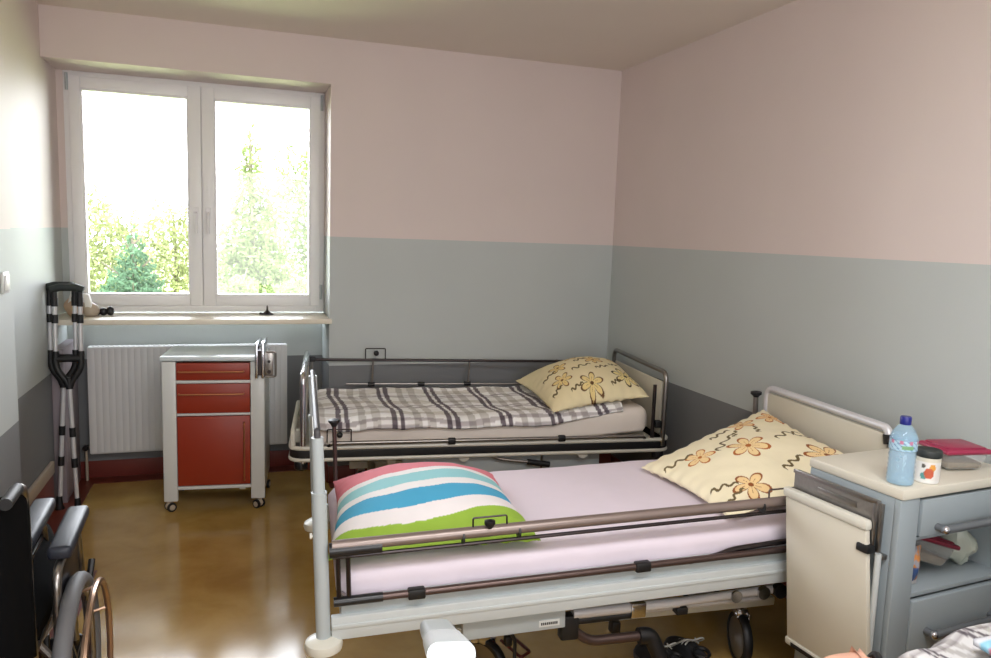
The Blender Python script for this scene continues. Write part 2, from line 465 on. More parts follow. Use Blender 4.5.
# ------------------------------------------------------------------ things on the window sill
t_ = thing('cloth_bundle', 'crumpled beige and white cloth bundle behind the crutches on the sill', 'cloth', (.115, .14, .987))
def lump(name, c, r, m, seed, parent):
    b = MB(); b.ball(c, r, 20)
    for v in b.bm.verts:
        q = v.co; k = 1+.28*fnoise(q.x*22+seed, q.y*22, q.z*22)
        v.co = Vector((c[0]+(q.x-c[0])*k, c[1]+(q.y-c[1])*k, max(0.001, c[2]+(q.z-c[2])*k)))
    return b.build(name, m, parent, sharp=80)
lump('beige_fold', (-.03,0,.045), (.05,.045,.055), 'beige_cloth', 3, t_)
lump('beige_fold', (.05,.01,.035), (.045,.04,.045), 'cream_trim', 8, t_)
b = MB(); b.hexa([(.03,-.03,.03),(.07,-.03,.02),(.075,.02,.02),(.035,.02,.03),(.015,-.02,.125),(.045,-.02,.12),(.045,.02,.12),(.015,.02,.125)], .008); b.build('white_flap', 'white_cloth', t_)
b = MB(); b.hexa([(-.06,-.03,.05),(-.03,-.035,.05),(-.03,.02,.05),(-.06,.02,.05),(-.045,-.02,.12),(-.015,-.02,.125),(-.015,.02,.125),(-.045,.02,.12)], .008); b.build('white_flap', 'white_cloth', t_)
b = MB(); b.ball((.0,0,.022), (.022,.018,.022)); b.ball((.034,0,.026), (.02,.02,.026)); b.ball((-.03,0,.015), (.02,.014,.014))
tag(b.build('sunglasses_case', 'black_gloss'), 'small black lumpy object lying on the sill beside the cloth bundle', 'case'); bpy.data.objects['sunglasses_case'].location = (.225, .16, .987); bpy.data.objects['sunglasses_case'].name = 'black_knob'
b = MB(); b.lathe([(.036,0),(.036,.004),(.02,.012),(.012,.02),(.006,.026),(.004,.05),(.001,.055)], n=18); b.box(-.045, .02, -.006, .006, 0, .012, .003)
o = b.build('window_stop', 'dark_steel'); o.location = (1.088, .2, .987); tag(o, 'small dark spiked stand on the sill under the right sash', 'stand')

# ------------------------------------------------------------------ crutches
def crutch(label, xb, xt, yb, yt, wid, padz):
    t_ = thing('crutch', label, 'crutch', (xb, yb, 0), 0, 'crutches leaning by the window')
    dx, dy = (xt-xb), (yt-yb)
    def P(z, off=0., oy=0.): return Vector((dx*min(z/.7, 1)+off, dy*z/1.17+oy, z))
    h = wid/2
    for s in (-1, 1):
        b = MB(); b.tube([P(.80, s*h), P(padz-.015, s*h)], .0105, 10); b.build('upright', 'alu', t_)
        for z in (1.085, 1.0):
            b = MB(); b.tube([P(z-.022, s*h), P(z+.022, s*h)], .0155, 10); b.build('clip', 'black', t_)
        b = MB(); b.tube([P(padz-.055, s*h), P(padz-.008, s*h)], .014, 10); b.build('clip', 'black', t_)
    b = MB(); b.sweep([P(padz, -h-.018), P(padz+.012, -h*.6), P(padz+.013, h*.6), P(padz, h+.018)], rrect(.042, .038, .016)); b.build('underarm_pad', 'dark_green', t_)
    # black yoke: the two uprights curve into the single shaft
    b = MB()
    for s in (-1, 1):
        b.tube(fillet([P(.835, s*h), P(.745, s*h), P(.68, s*.012), P(.655, s*.004)], .05, 6), .0165, 10)
    b.tube([P(.70), P(.64)], .017, 12); b.build('yoke', 'black', t_)
    b = MB(); b.tube([P(.795, -h), P(.795, h)], .017, 12); b.build('hand_grip', 'black', t_)
    b = MB(); b.tube([P(.66), P(.05)], .0105, 10); b.build('shaft', 'alu', t_)
    for z in (.415, .255):
        b = MB(); b.tube([P(z-.024), P(z+.024)], .0155, 10); b.build('collar', 'black', t_)
    b = MB(); b.lathe([(.022,0),(.024,.006),(.016,.03),(.014,.07)], (0,0,.0), n=14); b.build('rubber_tip', 'black', t_)
    return t_
crutch('aluminium underarm crutch leaning in the corner, nearer the left wall', .035, .068, -.12, -.052, .115, 1.155)
crutch('aluminium underarm crutch leaning in front, its foot nearer the radiator', .128, .10, -.17, -.095, .115, 1.148)

# ------------------------------------------------------------------ castors shared by the cabinets
def castor(parent, x, y, r, h, colr='black', body='cream_trim', ang=0.):
    c = bpy.data.objects.new('castor', None); COL.objects.link(c)
    # a part must be a mesh: the fork is the part, wheels are its sub-parts
    bpy.data.objects.remove(c)
    q = Matrix.Translation((x, y, 0)) @ Matrix.Rotation(ang, 4, 'Z')
    b = MB(); b.lathe([(.008,r*1.6),(.008,h+.004)], n=10); b.ball((0,.008,r*1.25), (r*.55, r*1.0, r*.85)); c = b.build('castor', body, parent, q)
    for s in (-1, 1):
        b = MB(); b.lathe([(r*.6,-.007),(r,-.005),(r,.005),(r*.6,.007)], (s*.017, .012, r), (1,0,0), 18); b.lathe([(.003,-.009),(r*.62,-.0075),(r*.62,.0075),(.003,.009)], (s*.017, .012, r), (1,0,0), 18, mi=1); b.build('castor_wheel', [colr, 'cream_trim'], c, q)
    return c

# ------------------------------------------------------------------ red bedside cabinet by the radiator
cb = thing('bedside_cabinet', 'white bedside cabinet with brick red drawers and door before the radiator', 'bedside cabinet', (.565, -.30, 0), math.radians(-6.0), 'bedside cabinets')
D = .36
b = MB(); b.box(-.013, .055, 0, .03, .058, .80, .004); b.box(-.013, .005, .03, D, .11, .80, .003); b.build('side_panel', 'white_lac', cb)
b = MB(); b.box(.421, .492, 0, .03, .058, .80, .004); b.box(.474, .492, .03, D, .11, .80, .003); b.build('side_panel', 'white_lac', cb)
b = MB(); b.box(.006, .473, D-.012, D, .12, .80); b.build('back_panel', 'white_lac', cb)
b = MB(); b.box(-.022, .447, -.008, D, .803, .829, .008); b.box(.447, .495, .03, D, .803, .822, .004); b.build('top', 'top_lac', cb)
b = MB(); b.box(.055, .421, .002, .02, .686, .702, .002); b.box(.055, .421, .002, .02, .515, .528, .002); b.box(.055, .421, .0, D-.012, .120, .137, .002)
b.box(.055,.421,.01,D-.02,.692,.698); b.build('rail', 'white_lac', cb)
b = MB(); b.box(.09, .11, .1, .2, .105, .12); b.box(.36, .39, .02, .05, .105, .12, .003); b.build('underside_bracket', 'cream', cb)
for za, zb, hz in ((.704, .794, .75), (.530, .684, .632)):
    b = MB(); b.box(.058, .418, -.004, .016, za, zb, .003); b.box(.064, .412, .016, D-.03, za+.01, zb-.02); d = b.build('drawer', 'red_lac', cb)
    b = MB(); b.tube(fillet([(.07,-.002,hz),(.07,-.022,hz),(.388,-.022,hz),(.388,-.002,hz)], .012), .0042, 8); b.build('drawer_handle', 'brass', d)
b = MB(); b.box(.058, .418, -.004, .016, .142, .512, .003); d = b.build('door', 'red_lac', cb)
b = MB(); b.tube(fillet([(.39,-.002,.165),(.39,-.022,.165),(.39,-.022,.478),(.39,-.002,.478)], .012), .0042, 8); b.build('door_handle', 'brass', d)
# folded-down swing table held at the right side
b = MB(); b.box(.447, .462, -.03, .2, .715, .90, .004); b.box(.478, .493, -.03, .2, .715, .905, .004); b.build('folded_leaf', 'chrome', cb)
b = MB(); b.box(.462, .478, -.02, .18, .73, .86); b.build('leaf_hinge', 'dark_steel', cb)
b = MB(); b.tube(fillet([(.50,.0,.72),(.548,.0,.72),(.548,.0,.852),(.50,.0,.852)], .012), .006, 8); b.box(.494, .535, .004, .012, .722, .85, .003); br = b.build('leaf_bracket', 'steel', cb)
b = MB(); b.lathe([(.008,0),(.008,.006)], (.515,.004,.80), (0,-1,0), 10); b.lathe([(.01,0),(.01,.008)], (.515,.004,.745), (0,-1,0), 10); b.build('screw', 'dark_steel', br)
for x, y, a in ((.004,.02,-1.0), (.468,.015,.9), (.008,D-.03,.2), (.468,D-.03,-.2)): castor(cb, x, y, .024, .058, 'black', 'cream_trim', a)

# ------------------------------------------------------------------ pictures printed on cloth
def flower_print(flowers, squiggles, base, asp):
    """flowers: (u,v,radius,petals,rot,line colour, fill colour); squiggles: (u,v,length,angle,colour). asp = width/height"""
    def fn(u, v):
        x = u*asp; y = v; c = base
        for fu, fv, R, npet, rot, lc, fc in flowers:
            dx = x-fu*asp; dy = y-fv; d = math.hypot(dx, dy)
            if d > R*1.15: continue
            a = math.atan2(dy, dx)-rot
            k = abs(math.cos(a*npet/2)); prof = R*(.22+.78*k**.8)
            if d < prof: c = tuple(b_*.6+f_*.4 for b_, f_ in zip(base, fc))
            if abs(d-prof) < R*.075 or d < R*.15: c = lc
            elif abs(math.sin(a*npet/2)) < .07 and R*.2 < d < R*.55: c = lc
        for su, sv, Ln, ang, lc in squiggles:
            dx = x-su*asp; dy = y-sv; p = dx*math.cos(ang)+dy*math.sin(ang); q = -dx*math.sin(ang)+dy*math.cos(ang)
            if 0 < p < Ln and abs(q) < Ln*.35:
                ph = p/Ln*5*PI; am = Ln*.11*(1-p/Ln*.5); e = am*math.sin(ph)+Ln*.08*math.sin(p/Ln*3)
                if abs(q-e) < .011*math.sqrt(1+(am/Ln*5*PI*math.cos(ph))**2)*.8: c = lc
        return c
    return fn
def plaid(x, y):
    """checked cotton: x along the dark double bands' spacing, y across (metres)"""
    c = [255,255,255]; m = x % .27
    def mul(k):
        for i in range(3): c[i] *= k[i]
    if m < .024 or .040 < m < .064: mul((.47,.44,.47))
    elif .11 < m < .145: mul((.83,.82,.81))
    elif .175 < m < .215: mul((.86,.85,.84))
    n_ = y % .24
    if n_ < .018 or .034 < n_ < .052: mul((.78,.76,.77))
    elif .10 < n_ < .155: mul((.88,.87,.85))
    return tuple(c)

# ------------------------------------------------------------------ front bed (striped cushion)
P1 = math.radians(-4.4); TILT = Matrix.Rotation(math.radians(-2.0), 4, 'Y')
b1 = thing('hospital_bed', 'white height-adjustable hospital bed in front, with pink sheet and lowered side rails', 'hospital bed', (1.158, -2.42, 0), P1, 'hospital beds')
BW = .885
# foot end
b = MB()
for w in (0, BW):
    b.tube([(0,w,.375),(0,w,.79)], .0205, 14); b.tube([(0,w,.79),(0,w,.945)], .0165, 14)
    b.lathe([(.0212,-.003),(.0212,.003)], (0,w,.79), n=14)
b.build('foot_post', 'pale_grey', b1, TILT)
b = MB(); b.tube(fillet([(0,0,.94),(0,0,.962),(0,.05,.962),(0,BW-.05,.962),(0,BW,.962),(0,BW,.94)], .03), .009, 12); b.build('foot_bar', 'rail_dark', b1, TILT)
b = MB(); b.box(-.008, .008, .03, BW-.03, .50, .80, .005); b.build('footboard', 'board', b1, TILT)
for x, w in ((0,0), (0,BW), (1.90,.055), (1.90,BW)):
    b = MB(); b.lathe([(.012,-.02),(.05,-.012),(.053,.0),(.05,.012),(.03,.024)], (x, w, .352), n=24); b.build('corner_roller', 'cream', b1, TILT)
b = MB(); b.lathe([(.008,0),(.008,.006)], (-.022,0,.67), (-1,0,0), 12); b.tube([(0,0,.67),(-.022,0,.67)], .004, 8); b.build('post_knob', 'cream', b1, TILT)
# side beams, one near and one far, with a ribbed face
for w in (0., BW):
    b = MB()
    b.box(.022, 1.92, w-.012, w+.012, .364, .432, .004)
    sgn = -1 if w == 0 else 1
    b.box(.024, 1.918, w+sgn*.012-.004, w+sgn*.012+.004, .398, .410, .002)
    b.build('side_beam', 'grey_white', b1, TILT)
    b = MB(); q = .008 if w == 0 else BW-.008
    b.box(.05, 1.9, q-.005, q+.005, .425, .482, .003); b.build('platform_edge', 'pale_grey', b1, TILT)
b = MB(); b.box(.05, 1.9, .04, BW-.04, .432, .444); b.box(.05,.09,.0,BW,.37,.43); b.box(1.86,1.9,.0,BW,.37,.43); b.build('platform', 'pale_grey', b1, TILT)
# near side rail
def siderail(w, parent, xf):
    b = MB(); b.tube([(.03,w,.640),(1.50,w,.640)], .0165, 12); ra = b.build('side_rail', 'rail_grey', parent, xf)
    b = MB(); b.tube([(.03,w,.607),(1.50,w,.607)], .006, 8); b.build('rail_wire', 'dark_steel', ra, xf)
    b = MB(); b.tube([(.03,w,.478),(1.50,w,.478)], .011, 10); b.build('lower_bar', 'brown_steel', ra, xf)
    b = MB(); b.tube([(.022,w,.628),(.165,w,.628)], .021, 12); b.tube([(.03,w,.478),(.165,w,.478)], .0135, 12); b.build('rail_sleeve', 'black_gloss', ra, xf)
    b = MB(); b.tube([(.045,w,.478),(.045,w,.62)], .0065, 8); b.tube([(.072,w,.478),(.072,w,.62)], .0065, 8); b.tube([(1.49,w,.478),(1.49,w,.62)], .0065, 8); b.build('rail_strut', 'dark_steel', ra, xf)
    for x in (.395, .56, 1.36):
        b = MB(); b.lathe([(.021,-.003),(.021,.003)], (x,w,.630), (1,0,0), 14); b.build('rail_ring', 'black', ra, xf)
    for x in (.26, .955):
        b = MB(); b.box(x-.025, x+.025, w-.014, w+.014, .462, .492, .005); b.build('rail_clip', 'black', ra, xf)
    b = MB(); b.tube(fillet([(.425,w,.645),(.425,w,.682),(.525,w,.682),(.525,w,.645)], .006), .0028, 6); lo = b.build('latch_loop', 'dark_steel', ra, xf)
    b = MB(); b.lathe([(.006,-.014),(.016,0),(.016,.008),(.004,.012)], (.472,w-.01,.665), n=12); b.build('latch_knob', 'black', lo, xf)
    b = MB(); b.tube(fillet([(1.385,w,.645),(1.385,w,.682),(1.485,w,.682),(1.485,w,.645)], .006), .0028, 6); b.build('latch_loop', 'brown_steel', ra, xf)
    return ra
siderail(-.012, b1, TILT)
# bent link of the backrest seen below the sheet
b = MB(); b.tube(fillet([(1.12,.0,.468),(1.22,.0,.478),(1.27,.0,.492),(1.55,.0,.503)], .04), .009, 8); b.build('backrest_link', 'dark_steel', b1, TILT)
# far side rail posts with black caps
b = MB(); b.tube([(.075,BW,.43),(.075,BW,.748)], .0085, 10); b.tube([(.075,BW,.46),(1.88,BW,.46)], .008, 8); fp = b.build('far_rail', 'brown_steel', b1, TILT)
b = MB(); b.lathe([(.010,0),(.013,.008),(.022,.018),(.022,.026),(.006,.03)], (.075,BW,.742), n=14); b.build('post_cap', 'black', fp, TILT)
b = MB(); b.tube([(1.912,BW-.01,.42),(1.912,BW-.01,.765)], .0115, 10); fp = b.build('head_post', 'steel', b1, TILT)
b = MB(); b.lathe([(.010,0),(.013,.006),(.024,.016),(.024,.026),(.006,.03)], (1.912,BW-.01,.757), n=14); b.build('post_cap', 'black', fp, TILT)
b = MB(); b.tube([(1.912,.055,.42),(1.912,.055,.765)], .0115, 10); fp = b.build('head_post', 'steel', b1, TILT)
b = MB(); b.lathe([(.010,0),(.013,.006),(.024,.016),(.024,.026),(.006,.03)], (1.912,.055,.765), n=14); b.build('post_cap', 'black', fp, TILT)
# head end
hb = MB(); hb.box(1.908, 1.926, .09, .79, .46, .80, .006); hb = hb.build('headboard', 'board', b1, TILT)
b = MB(); b.tube(fillet([(1.915,.795,.44),(1.915,.795,.82),(1.915,.10,.82),(1.915,.085,.79)], .05, 7), .0145, 12); ho = b.build('head_bar', 'alu', b1, TILT)
b = MB(); b.tube([(1.915,.088,.80),(1.915,.082,.768)], .021, 12); b.tube([(1.915,.795,.45),(1.915,.795,.48)], .021, 12); b.build('bar_end', 'black', ho, TILT)
# base frame, cover, actuator, pedals, wheels
b = MB()
for w in (.20, .68): b.box(.40, 1.56, w-.014, w+.014, .226, .256, .004)
b.box(.44,.48,.2,.68,.228,.254,.003); b.box(1.5,1.54,.2,.68,.228,.254,.003); b.build('base_frame', 'cream', b1)
b = MB(); b.box(.40, .72, .02, .05, .292, .362, .004); cv = b.build('cover_plate', 'pale_grey', b1, TILT)
b = MB(); b.box(.635, .70, .017, .0205, .305, .325); pl = b.build('maker_plate', 'white_lac', cv, TILT)
b = MB()
for i in range(9): b.box(.641+i*.006, .645+i*.006, .016, .0175, .311, .319)
b.build('plate_print', 'black', pl, TILT)
b = MB(); b.tube([(.74,.045,.345),(1.10,.045,.350)], .016, 12); b.tube([(1.08,.045,.350),(1.46,.045,.366)], .014, 12); b.tube([(.74,.07,.318),(1.42,.07,.325)], .010, 10); ac = b.build('actuator', 'alu', b1)
b = MB(); b.tube([(.74,.05,.322),(.98,.05,.325)], .015, 10); b.lathe([(.024,-.012),(.024,.012)], (1.46,.03,.366), (0,1,0), 14); b.box(1.09,1.13,.03,.07,.312,.336,.004); b.build('actuator_seal', 'black', ac)
b = MB(); b.lathe([(.02,-.004),(.02,.004)], (1.30,.03,.358), (0,1,0), 14); b.lathe([(.022,-.006),(.022,.006)], (1.40,.03,.363), (0,1,0), 14); b.box(.93,.98,.025,.05,.32,.368,.004); b.build('actuator_bolt', 'chrome', ac)
for x in (.5, 1.45):
    for w0, w1 in ((.24,.1), (.64,.78)):
        b = MB(); b.hexa([(x-.03,w0-.012,.25),(x+.03,w0-.012,.25),(x+.03,w0+.012,.25),(x-.03,w0+.012,.25),(x-.03+.05,w1-.012,.40+.0349*x),(x+.08,w1-.012,.40+.0349*x),(x+.08,w1+.012,.40+.0349*x),(x+.02,w1+.012,.40+.0349*x)], .004); b.build('lifting_arm', 'pale_grey', b1)
def bed_castor(parent, x, w, ang, r=.092):
    q = Matrix.Translation((x, w, 0)) @ Matrix.Rotation(ang, 4, 'Z')
    b = MB(); b.lathe([(.02,.205),(.023,.21),(.023,.25)], (.0,0,0), n=14)
    for k in range(3): b.lathe([(.022,0),(.0255,.004),(.022,.008)], (0,0,.20+k*.012), n=14)
    b.box(-.022, .022, -.045, .02, .165, .205, .012); b.box(.017, .024, -.055, .01, .075, .19, .004); c = b.build('castor', 'chrome', parent, q)
    b = MB(); b.lathe([(r*.78,-.014),(r*.94,-.015),(r,-.008),(r,.008),(r*.94,.015),(r*.78,.014)], (0,-.03,r), (1,0,0), 30, cap=False); b.build('tyre', 'black', c, q)
    b = MB(); b.lathe([(.008,-.018),(.02,-.016),(r*.5,-.010),(r*.8,-.012),(r*.8,.012),(r*.5,.010),(.02,.016),(.008,.018)], (0,-.03,r), (1,0,0), 24); b.build('wheel_disc', 'steel', c, q)
    return c
bed_castor(b1, 1.465, .26, math.radians(-11)); bed_castor(b1, .50, .26, math.radians(35)); bed_castor(b1, .50, .68, .5); bed_castor(b1, 1.51, .68, .9)
b = MB(); b.box(.70,.76,.03,.07,.265,.345,.008); b.box(.93,.96,.16,.2,.19,.235,.005); b.box(.555,.58,.14,.17,.2,.235,.006); b.build('pedal_bracket', 'black', b1)
b = MB(); b.tube(fillet([(.74,.05,.295),(.80,.05,.246),(.98,.05,.246)], .05), .0155, 12); pd = b.build('brake_pedal', 'brown_steel', b1)
b = MB(); b.tube(fillet([(.97,.05,.246),(1.01,.05,.246),(1.05,.03,.16)], .03), .026, 12); b.build('pedal_grip', 'black', pd)
b = MB(); b.tube([(.45,.12,.36),(.45,.12,.245)], .013, 10); b.tube([(.44,.10,.30),(.47,.14,.27)], .016, 8); b.build('lift_column', 'chrome', b1)
b = MB(); b.tube(fillet([(.46,.1,.29),(.52,.1,.30),(.575,.1,.26),(.575,.1,.10),(.53,.15,.03)], .04), .006, 8); b.build('cable', 'black', b1)
b = MB(); b.tube(fillet([(.66,.46,.2),(.66,.46,.062),(.70,.33,.062),(.66,.30,.062),(.62,.42,.062)], .01), .006, 6); b.build('pedal_rod', 'dark_red', b1)

def mattress(name, x0, x1, w0, w1, z0, ztop, r, m, label, parent_loc, rz, xf, seed):
    """soft slab with rounded edges; ztop is a function of x"""
    b = MB(); nx, prof = 60, []
    k = 7
    n_c = 6
    def ring(x, shrink):
        zt = ztop(x); pts = []
        a0, a1 = w0+shrink, w1-shrink; zb, zz = z0(x)+shrink*.6, zt-shrink*.8
        for i in range(n_c+1):
            t = i/n_c*PI/2; pts.append((x, a0+r-r*math.sin(t)*1.0, zb+.02-.02*math.cos(t)) if False else (x, a0+.02-.02*math.sin(t), zb+.02-.02*math.cos(t)))
        for i in range(n_c+1):
            t = i/n_c*PI/2; pts.append((x, a0+r-r*math.cos(t), zz-r+r*math.sin(t)))
        for i in range(1, 14): pts.append((x, a0+r+(a1-a0-2*r)*i/14, zz))
        for i in range(n_c+1):
            t = i/n_c*PI/2; pts.append((x, a1-r+r*math.sin(t), zz-r+r*math.cos(t)))
        for i in range(n_c+1):
            t = i/n_c*PI/2; pts.append((x, a1-.02+.02*math.cos(t), zb+.02-.02*math.sin(t)))
        return pts
    rings = []
    for i in range(nx+1):
        u = i/nx; x = x0+(x1-x0)*u
        e = min(u, 1-u)*(x1-x0); shr = .03*(1-min(1, e/.04))**2
        rr = []
        for p in ring(x, shr):
            d = .004*fnoise(p[0]*5+seed, p[1]*5, p[2]*4)+.0025*fnoise(p[0]*14+seed, p[1]*3, p[2]*12)
            rr.append(b.bm.verts.new((p[0], p[1]+d, p[2]+d)))
        rings.append(rr)
    for a, c in zip(rings, rings[1:]):
        L_ = len(a)
        for j in range(L_): b.bm.faces.new((a[j], c[j], c[(j+1) % L_], a[(j+1) % L_]))
    b.bm.faces.new(rings[0]); b.bm.faces.new(rings[-1])
    o = b.build(name, m, None, xf, sharp=70); o.location = parent_loc; o.rotation_euler = (0,0,rz)
    tag(o, label, 'mattress'); return o
mattress('mattress', .04, 1.88, .022, .80, lambda x: .454, lambda x: .545, .035, 'pink_sheet', 'mattress under a pale pink sheet on the front bed', (1.158,-2.42,0), P1, TILT, 1)

# striped cushion at the foot of the front bed
def stripes(u, v):
    w_ = v + .10*math.sin(PI*u)**1.3 - .09*(u-.5) + .01*math.sin(u*7)
    for lim, c in ((.18,(150,186,66)), (.275,(236,232,234)), (.40,(74,166,206)), (.465,(238,236,238)), (.59,(150,208,216)), (.65,(238,236,238)), (1.5,(222,128,142))):
        if w_ < lim: return c
def bed_pt(org, rz, xf, p):
    return Matrix.Translation(org) @ Matrix.Rotation(rz, 4, 'Z') @ (xf or Matrix.Identity(4)) @ Vector(p)
def on_b1(*p): return bed_pt((1.158,-2.42,0), P1, TILT, p)
o = pillow('cushion', [on_b1(.016,.05,.553), on_b1(.645,.035,.553), on_b1(.65,.66,.556), on_b1(.06,.72,.556)], .155, stripes, res=(250,230), seed=2)
tag(o, 'puffy cushion striped green, white, blue and pink on the front bed', 'cushion')

OR, DK, BR = (206,128,50), (96,52,24), (108,92,56)
YEL = (244,234,202)
fl = [(.50,.50,.135,6,.3,(176,98,36),(240,186,96)), (.22,.65,.10,5,.9,(190,110,40),(240,180,90)), (.70,.86,.10,5,.1,(190,110,40),(240,180,90)),
      (.25,.14,.115,5,.5,(150,84,36),(240,176,84)), (.85,.20,.13,6,.7,(150,84,36),(240,180,90)), (.94,.84,.10,5,.2,(190,110,40),(240,160,70))]
sq = [(.02,.76,.20,-.2,BR), (.34,.60,.26,.6,BR), (.72,.48,.24,.3,BR), (.42,.82,.16,.1,BR), (.04,.28,.18,-.5,BR), (.52,.16,.2,.4,BR), (.70,.64,.12,1.2,BR), (.06,.10,.14,.2,BR), (.54,.70,.12,.9,BR), (.86,.5,.14,-.3,BR)]
o = pillow('pillow', [on_b1(1.305,.07,.553), on_b1(1.86,.05,.665), on_b1(1.89,.78,.715), on_b1(1.25,.63,.553)], .08, flower_print(fl, sq, YEL, 1.0), res=(260,240), seed=5, wr=.010)
tag(o, 'flat yellow flowered pillow leaning on the front bed headboard', 'pillow', 'yellow flowered pillows')

# ------------------------------------------------------------------ rear bed by the back wall
O2, P2 = (1.16, -.75, 0), math.radians(-6.4)
b2 = thing('hospital_bed', 'older hospital bed with chrome rails and dark bumper along the back wall', 'hospital bed', O2, P2, 'hospital beds')
WL, WW = 1.985, .742
def loop(x0, x1, y0, y1, z, r): 
    pts = fillet([((x0+x1)/2,y0,z),(x1,y0,z),(x1,y1,z),(x0,y1,z),(x0,y0,z),((x0+x1)/2,y0,z)], r, 6); return pts[:-1]
b = MB(); b.sweep(loop(0, WL, 0, WW, .406, .07), rrect(.014, .040, .004), closed=True); bp_ = b.build('bumper', 'black', b2)
for z in (.436, .378):
    b = MB(); b.tube(loop(-.002, WL+.002, -.002, WW+.002, z, .07), .0105, 8, closed=True); b.build('bumper_rail', 'cream', bp_)
b = MB(); b.box(.06, WL-.06, .03, .055, .375, .43, .004); b.box(.06, WL-.06, WW-.055, WW-.03, .375, .43, .004); b.box(.06,.09,.055,WW-.055,.38,.425,.004); b.box(WL-.09,WL-.06,.055,WW-.055,.38,.425,.004)
b.box(.09, WL-.09, .055, WW-.055, .418, .428)
b.build('bed_frame', 'cream', b2)
# foot end
b = MB(); b.tube(fillet([(.06,.012,.36),(.06,.012,.80),(.06,.72,.80),(.06,.72,.36)], .05, 6), .0155, 12); b.build('foot_bar', 'chrome', b2)
b = MB(); b.box(.052, .068, .03, .70, .50, .72, .005); b.build('footboard', 'board', b2)
b = MB()
for y in (.12, .36, .6): b.box(.005, .055, y-.03, y+.03, .44, .505, .01)
b.tube(fillet([(.012,.02,.43),(.012,.02,.515),(.012,.70,.515),(.012,.70,.43)], .03), .012, 8); b.build('foot_bumper', 'cream', b2)
b = MB()
for y in (.1, .3, .5): b.box(-.002, .01, y, y+.1, .445, .50, .01)
b.build('foot_buffer', 'black', b2)
for x, y in ((.05,.03), (.05,WW-.03), (WL-.05,.03), (WL-.05,WW-.03)):
    b = MB(); b.lathe([(.018,-.035),(.032,-.025),(.034,0),(.03,.012)], (x, y, .355), n=18); b.build('corner_roller', 'black_gloss', b2)
# far side rail, raised
b = MB(); b.tube([(.085,.74,.75),(1.86,.74,.735)], .0085, 10); rl = b.build('far_rail', 'dark_steel', b2)
b = MB(); b.tube([(.085,.74,.40),(.085,.74,.752)], .009, 10); b.tube([(1.86,.74,.40),(1.86,.74,.737)], .009, 10); b.tube([(.28,.74,.605),(1.86,.74,.592)], .006, 8)
for x in (.425, 1.0, 1.55): b.tube([(x,.74,.43),(x+.01,.74,.75)], .006, 8)
b.build('rail_strut', 'steel', rl)
b = MB(); b.box(.065,.105,.725,.755,.738,.768,.006)
for x in (.425, .72, 1.0, 1.55): b.lathe([(.013,-.02),(.013,.02)], (x,.74,.602), (1,0,0), 10)
b.build('rail_clip', 'black', rl)
b = MB(); b.tube(fillet([(.39,.74,.752),(.39,.74,.815),(.505,.74,.815),(.505,.74,.752)], .006), .0035, 6); lo = b.build('latch_loop', 'dark_steel', rl)
b = MB(); b.ball((.452,.735,.788), .016); b.build('latch_knob', 'black', lo)
# near side rail, lowered
b = MB(); b.tube([(.19,-.016,.463),(1.83,-.016,.460)], .0095, 10); rl = b.build('near_rail', 'steel', b2)
for x in (.79, 1.37):
    b = MB(); b.box(x-.02, x+.02, -.028, -.004, .444, .476, .006); b.build('rail_clip', 'black', rl)
b = MB(); b.tube(fillet([(.175,-.016,.465),(.175,-.016,.532),(.29,-.016,.532),(.29,-.016,.465)], .006), .0035, 6); lo = b.build('latch_loop', 'dark_steel', rl)
b = MB(); b.ball((.235,-.02,.505), .015); b.build('latch_knob', 'black', lo)
b = MB(); b.tube([(.20,-.016,.46),(.16,.01,.43)], .008, 8); b.tube([(1.82,-.016,.46),(1.86,.01,.43)], .008, 8); b.build('rail_strut', 'dark_steel', rl)
# head end
b = MB(); b.tube(fillet([(1.945,.0,.40),(1.945,.0,.80),(1.945,.765,.81),(1.945,.765,.40)], .05, 6), .013, 12); b.build('head_bar', 'steel', b2)
b = MB(); b.box(1.938, 1.952, .04, .73, .46, .745, .006); b.build('headboard', 'board', b2)
b = MB(); b.tube([(1.885,.004,.40),(1.885,.004,.735)], .010, 10); hp = b.build('head_post', 'dark_steel', b2)
b = MB(); b.box(1.895, 1.93, -.01, .02, .50, .54, .005); b.build('post_clamp', 'black', hp)
b = MB(); b.tube([(1.90,.03,.40),(1.90,.03,.70)], .008, 8); b.build('head_post', 'steel', b2)
# under the bed: side plate, tabs, lever, base and castors
b = MB(); b.box(.55, 1.28, .05, .06, .235, .375, .004); b.box(1.30, 1.62, .08, .09, .25, .375, .004); b.build('side_plate', 'pale_grey', b2)
for x in (.86, 1.50):
    b = MB(); b.lathe([(.03,0),(.03,.012)], (x, .02, .372), (0,-1,0), 20); b.build('tab', 'cream', b2)
b = MB(); b.tube(fillet([(1.0,.02,.365),(1.06,.02,.345),(1.22,.02,.326)], .03), .008, 8); lv = b.build('lever', 'steel', b2)
b = MB(); b.tube([(1.20,.02,.328),(1.32,.02,.31)], .015, 10); b.build('lever_grip', 'black', lv)
b = MB(); b.tube(fillet([(.62,.03,.30),(.68,.03,.285),(.70,.03,.33)], .02), .012, 8); b.build('crank', 'black', b2)
b = MB(); b.box(1.45, 1.52, .1, .3, .29, .36, .005); b.box(1.32,1.43,.1,.25,.28,.36,.005); b.build('motor_box', 'white_lac', b2)
b = MB(); b.box(1.55, 1.72, .16, .4, .26, .372, .006); b.build('gear_box', 'dark_red', b2)
b = MB()
for y in (.14, WW-.14): b.box(.30, 1.75, y-.018, y+.018, .14, .18, .004)
b.box(.4,.44,.15,WW-.15,.142,.178,.003); b.box(1.6,1.64,.15,WW-.15,.142,.178,.003)
for x in (.5, 1.5):
    for y in (.14, WW-.14): b.box(x-.02, x+.02, y-.012, y+.012, .17, .39, .004)
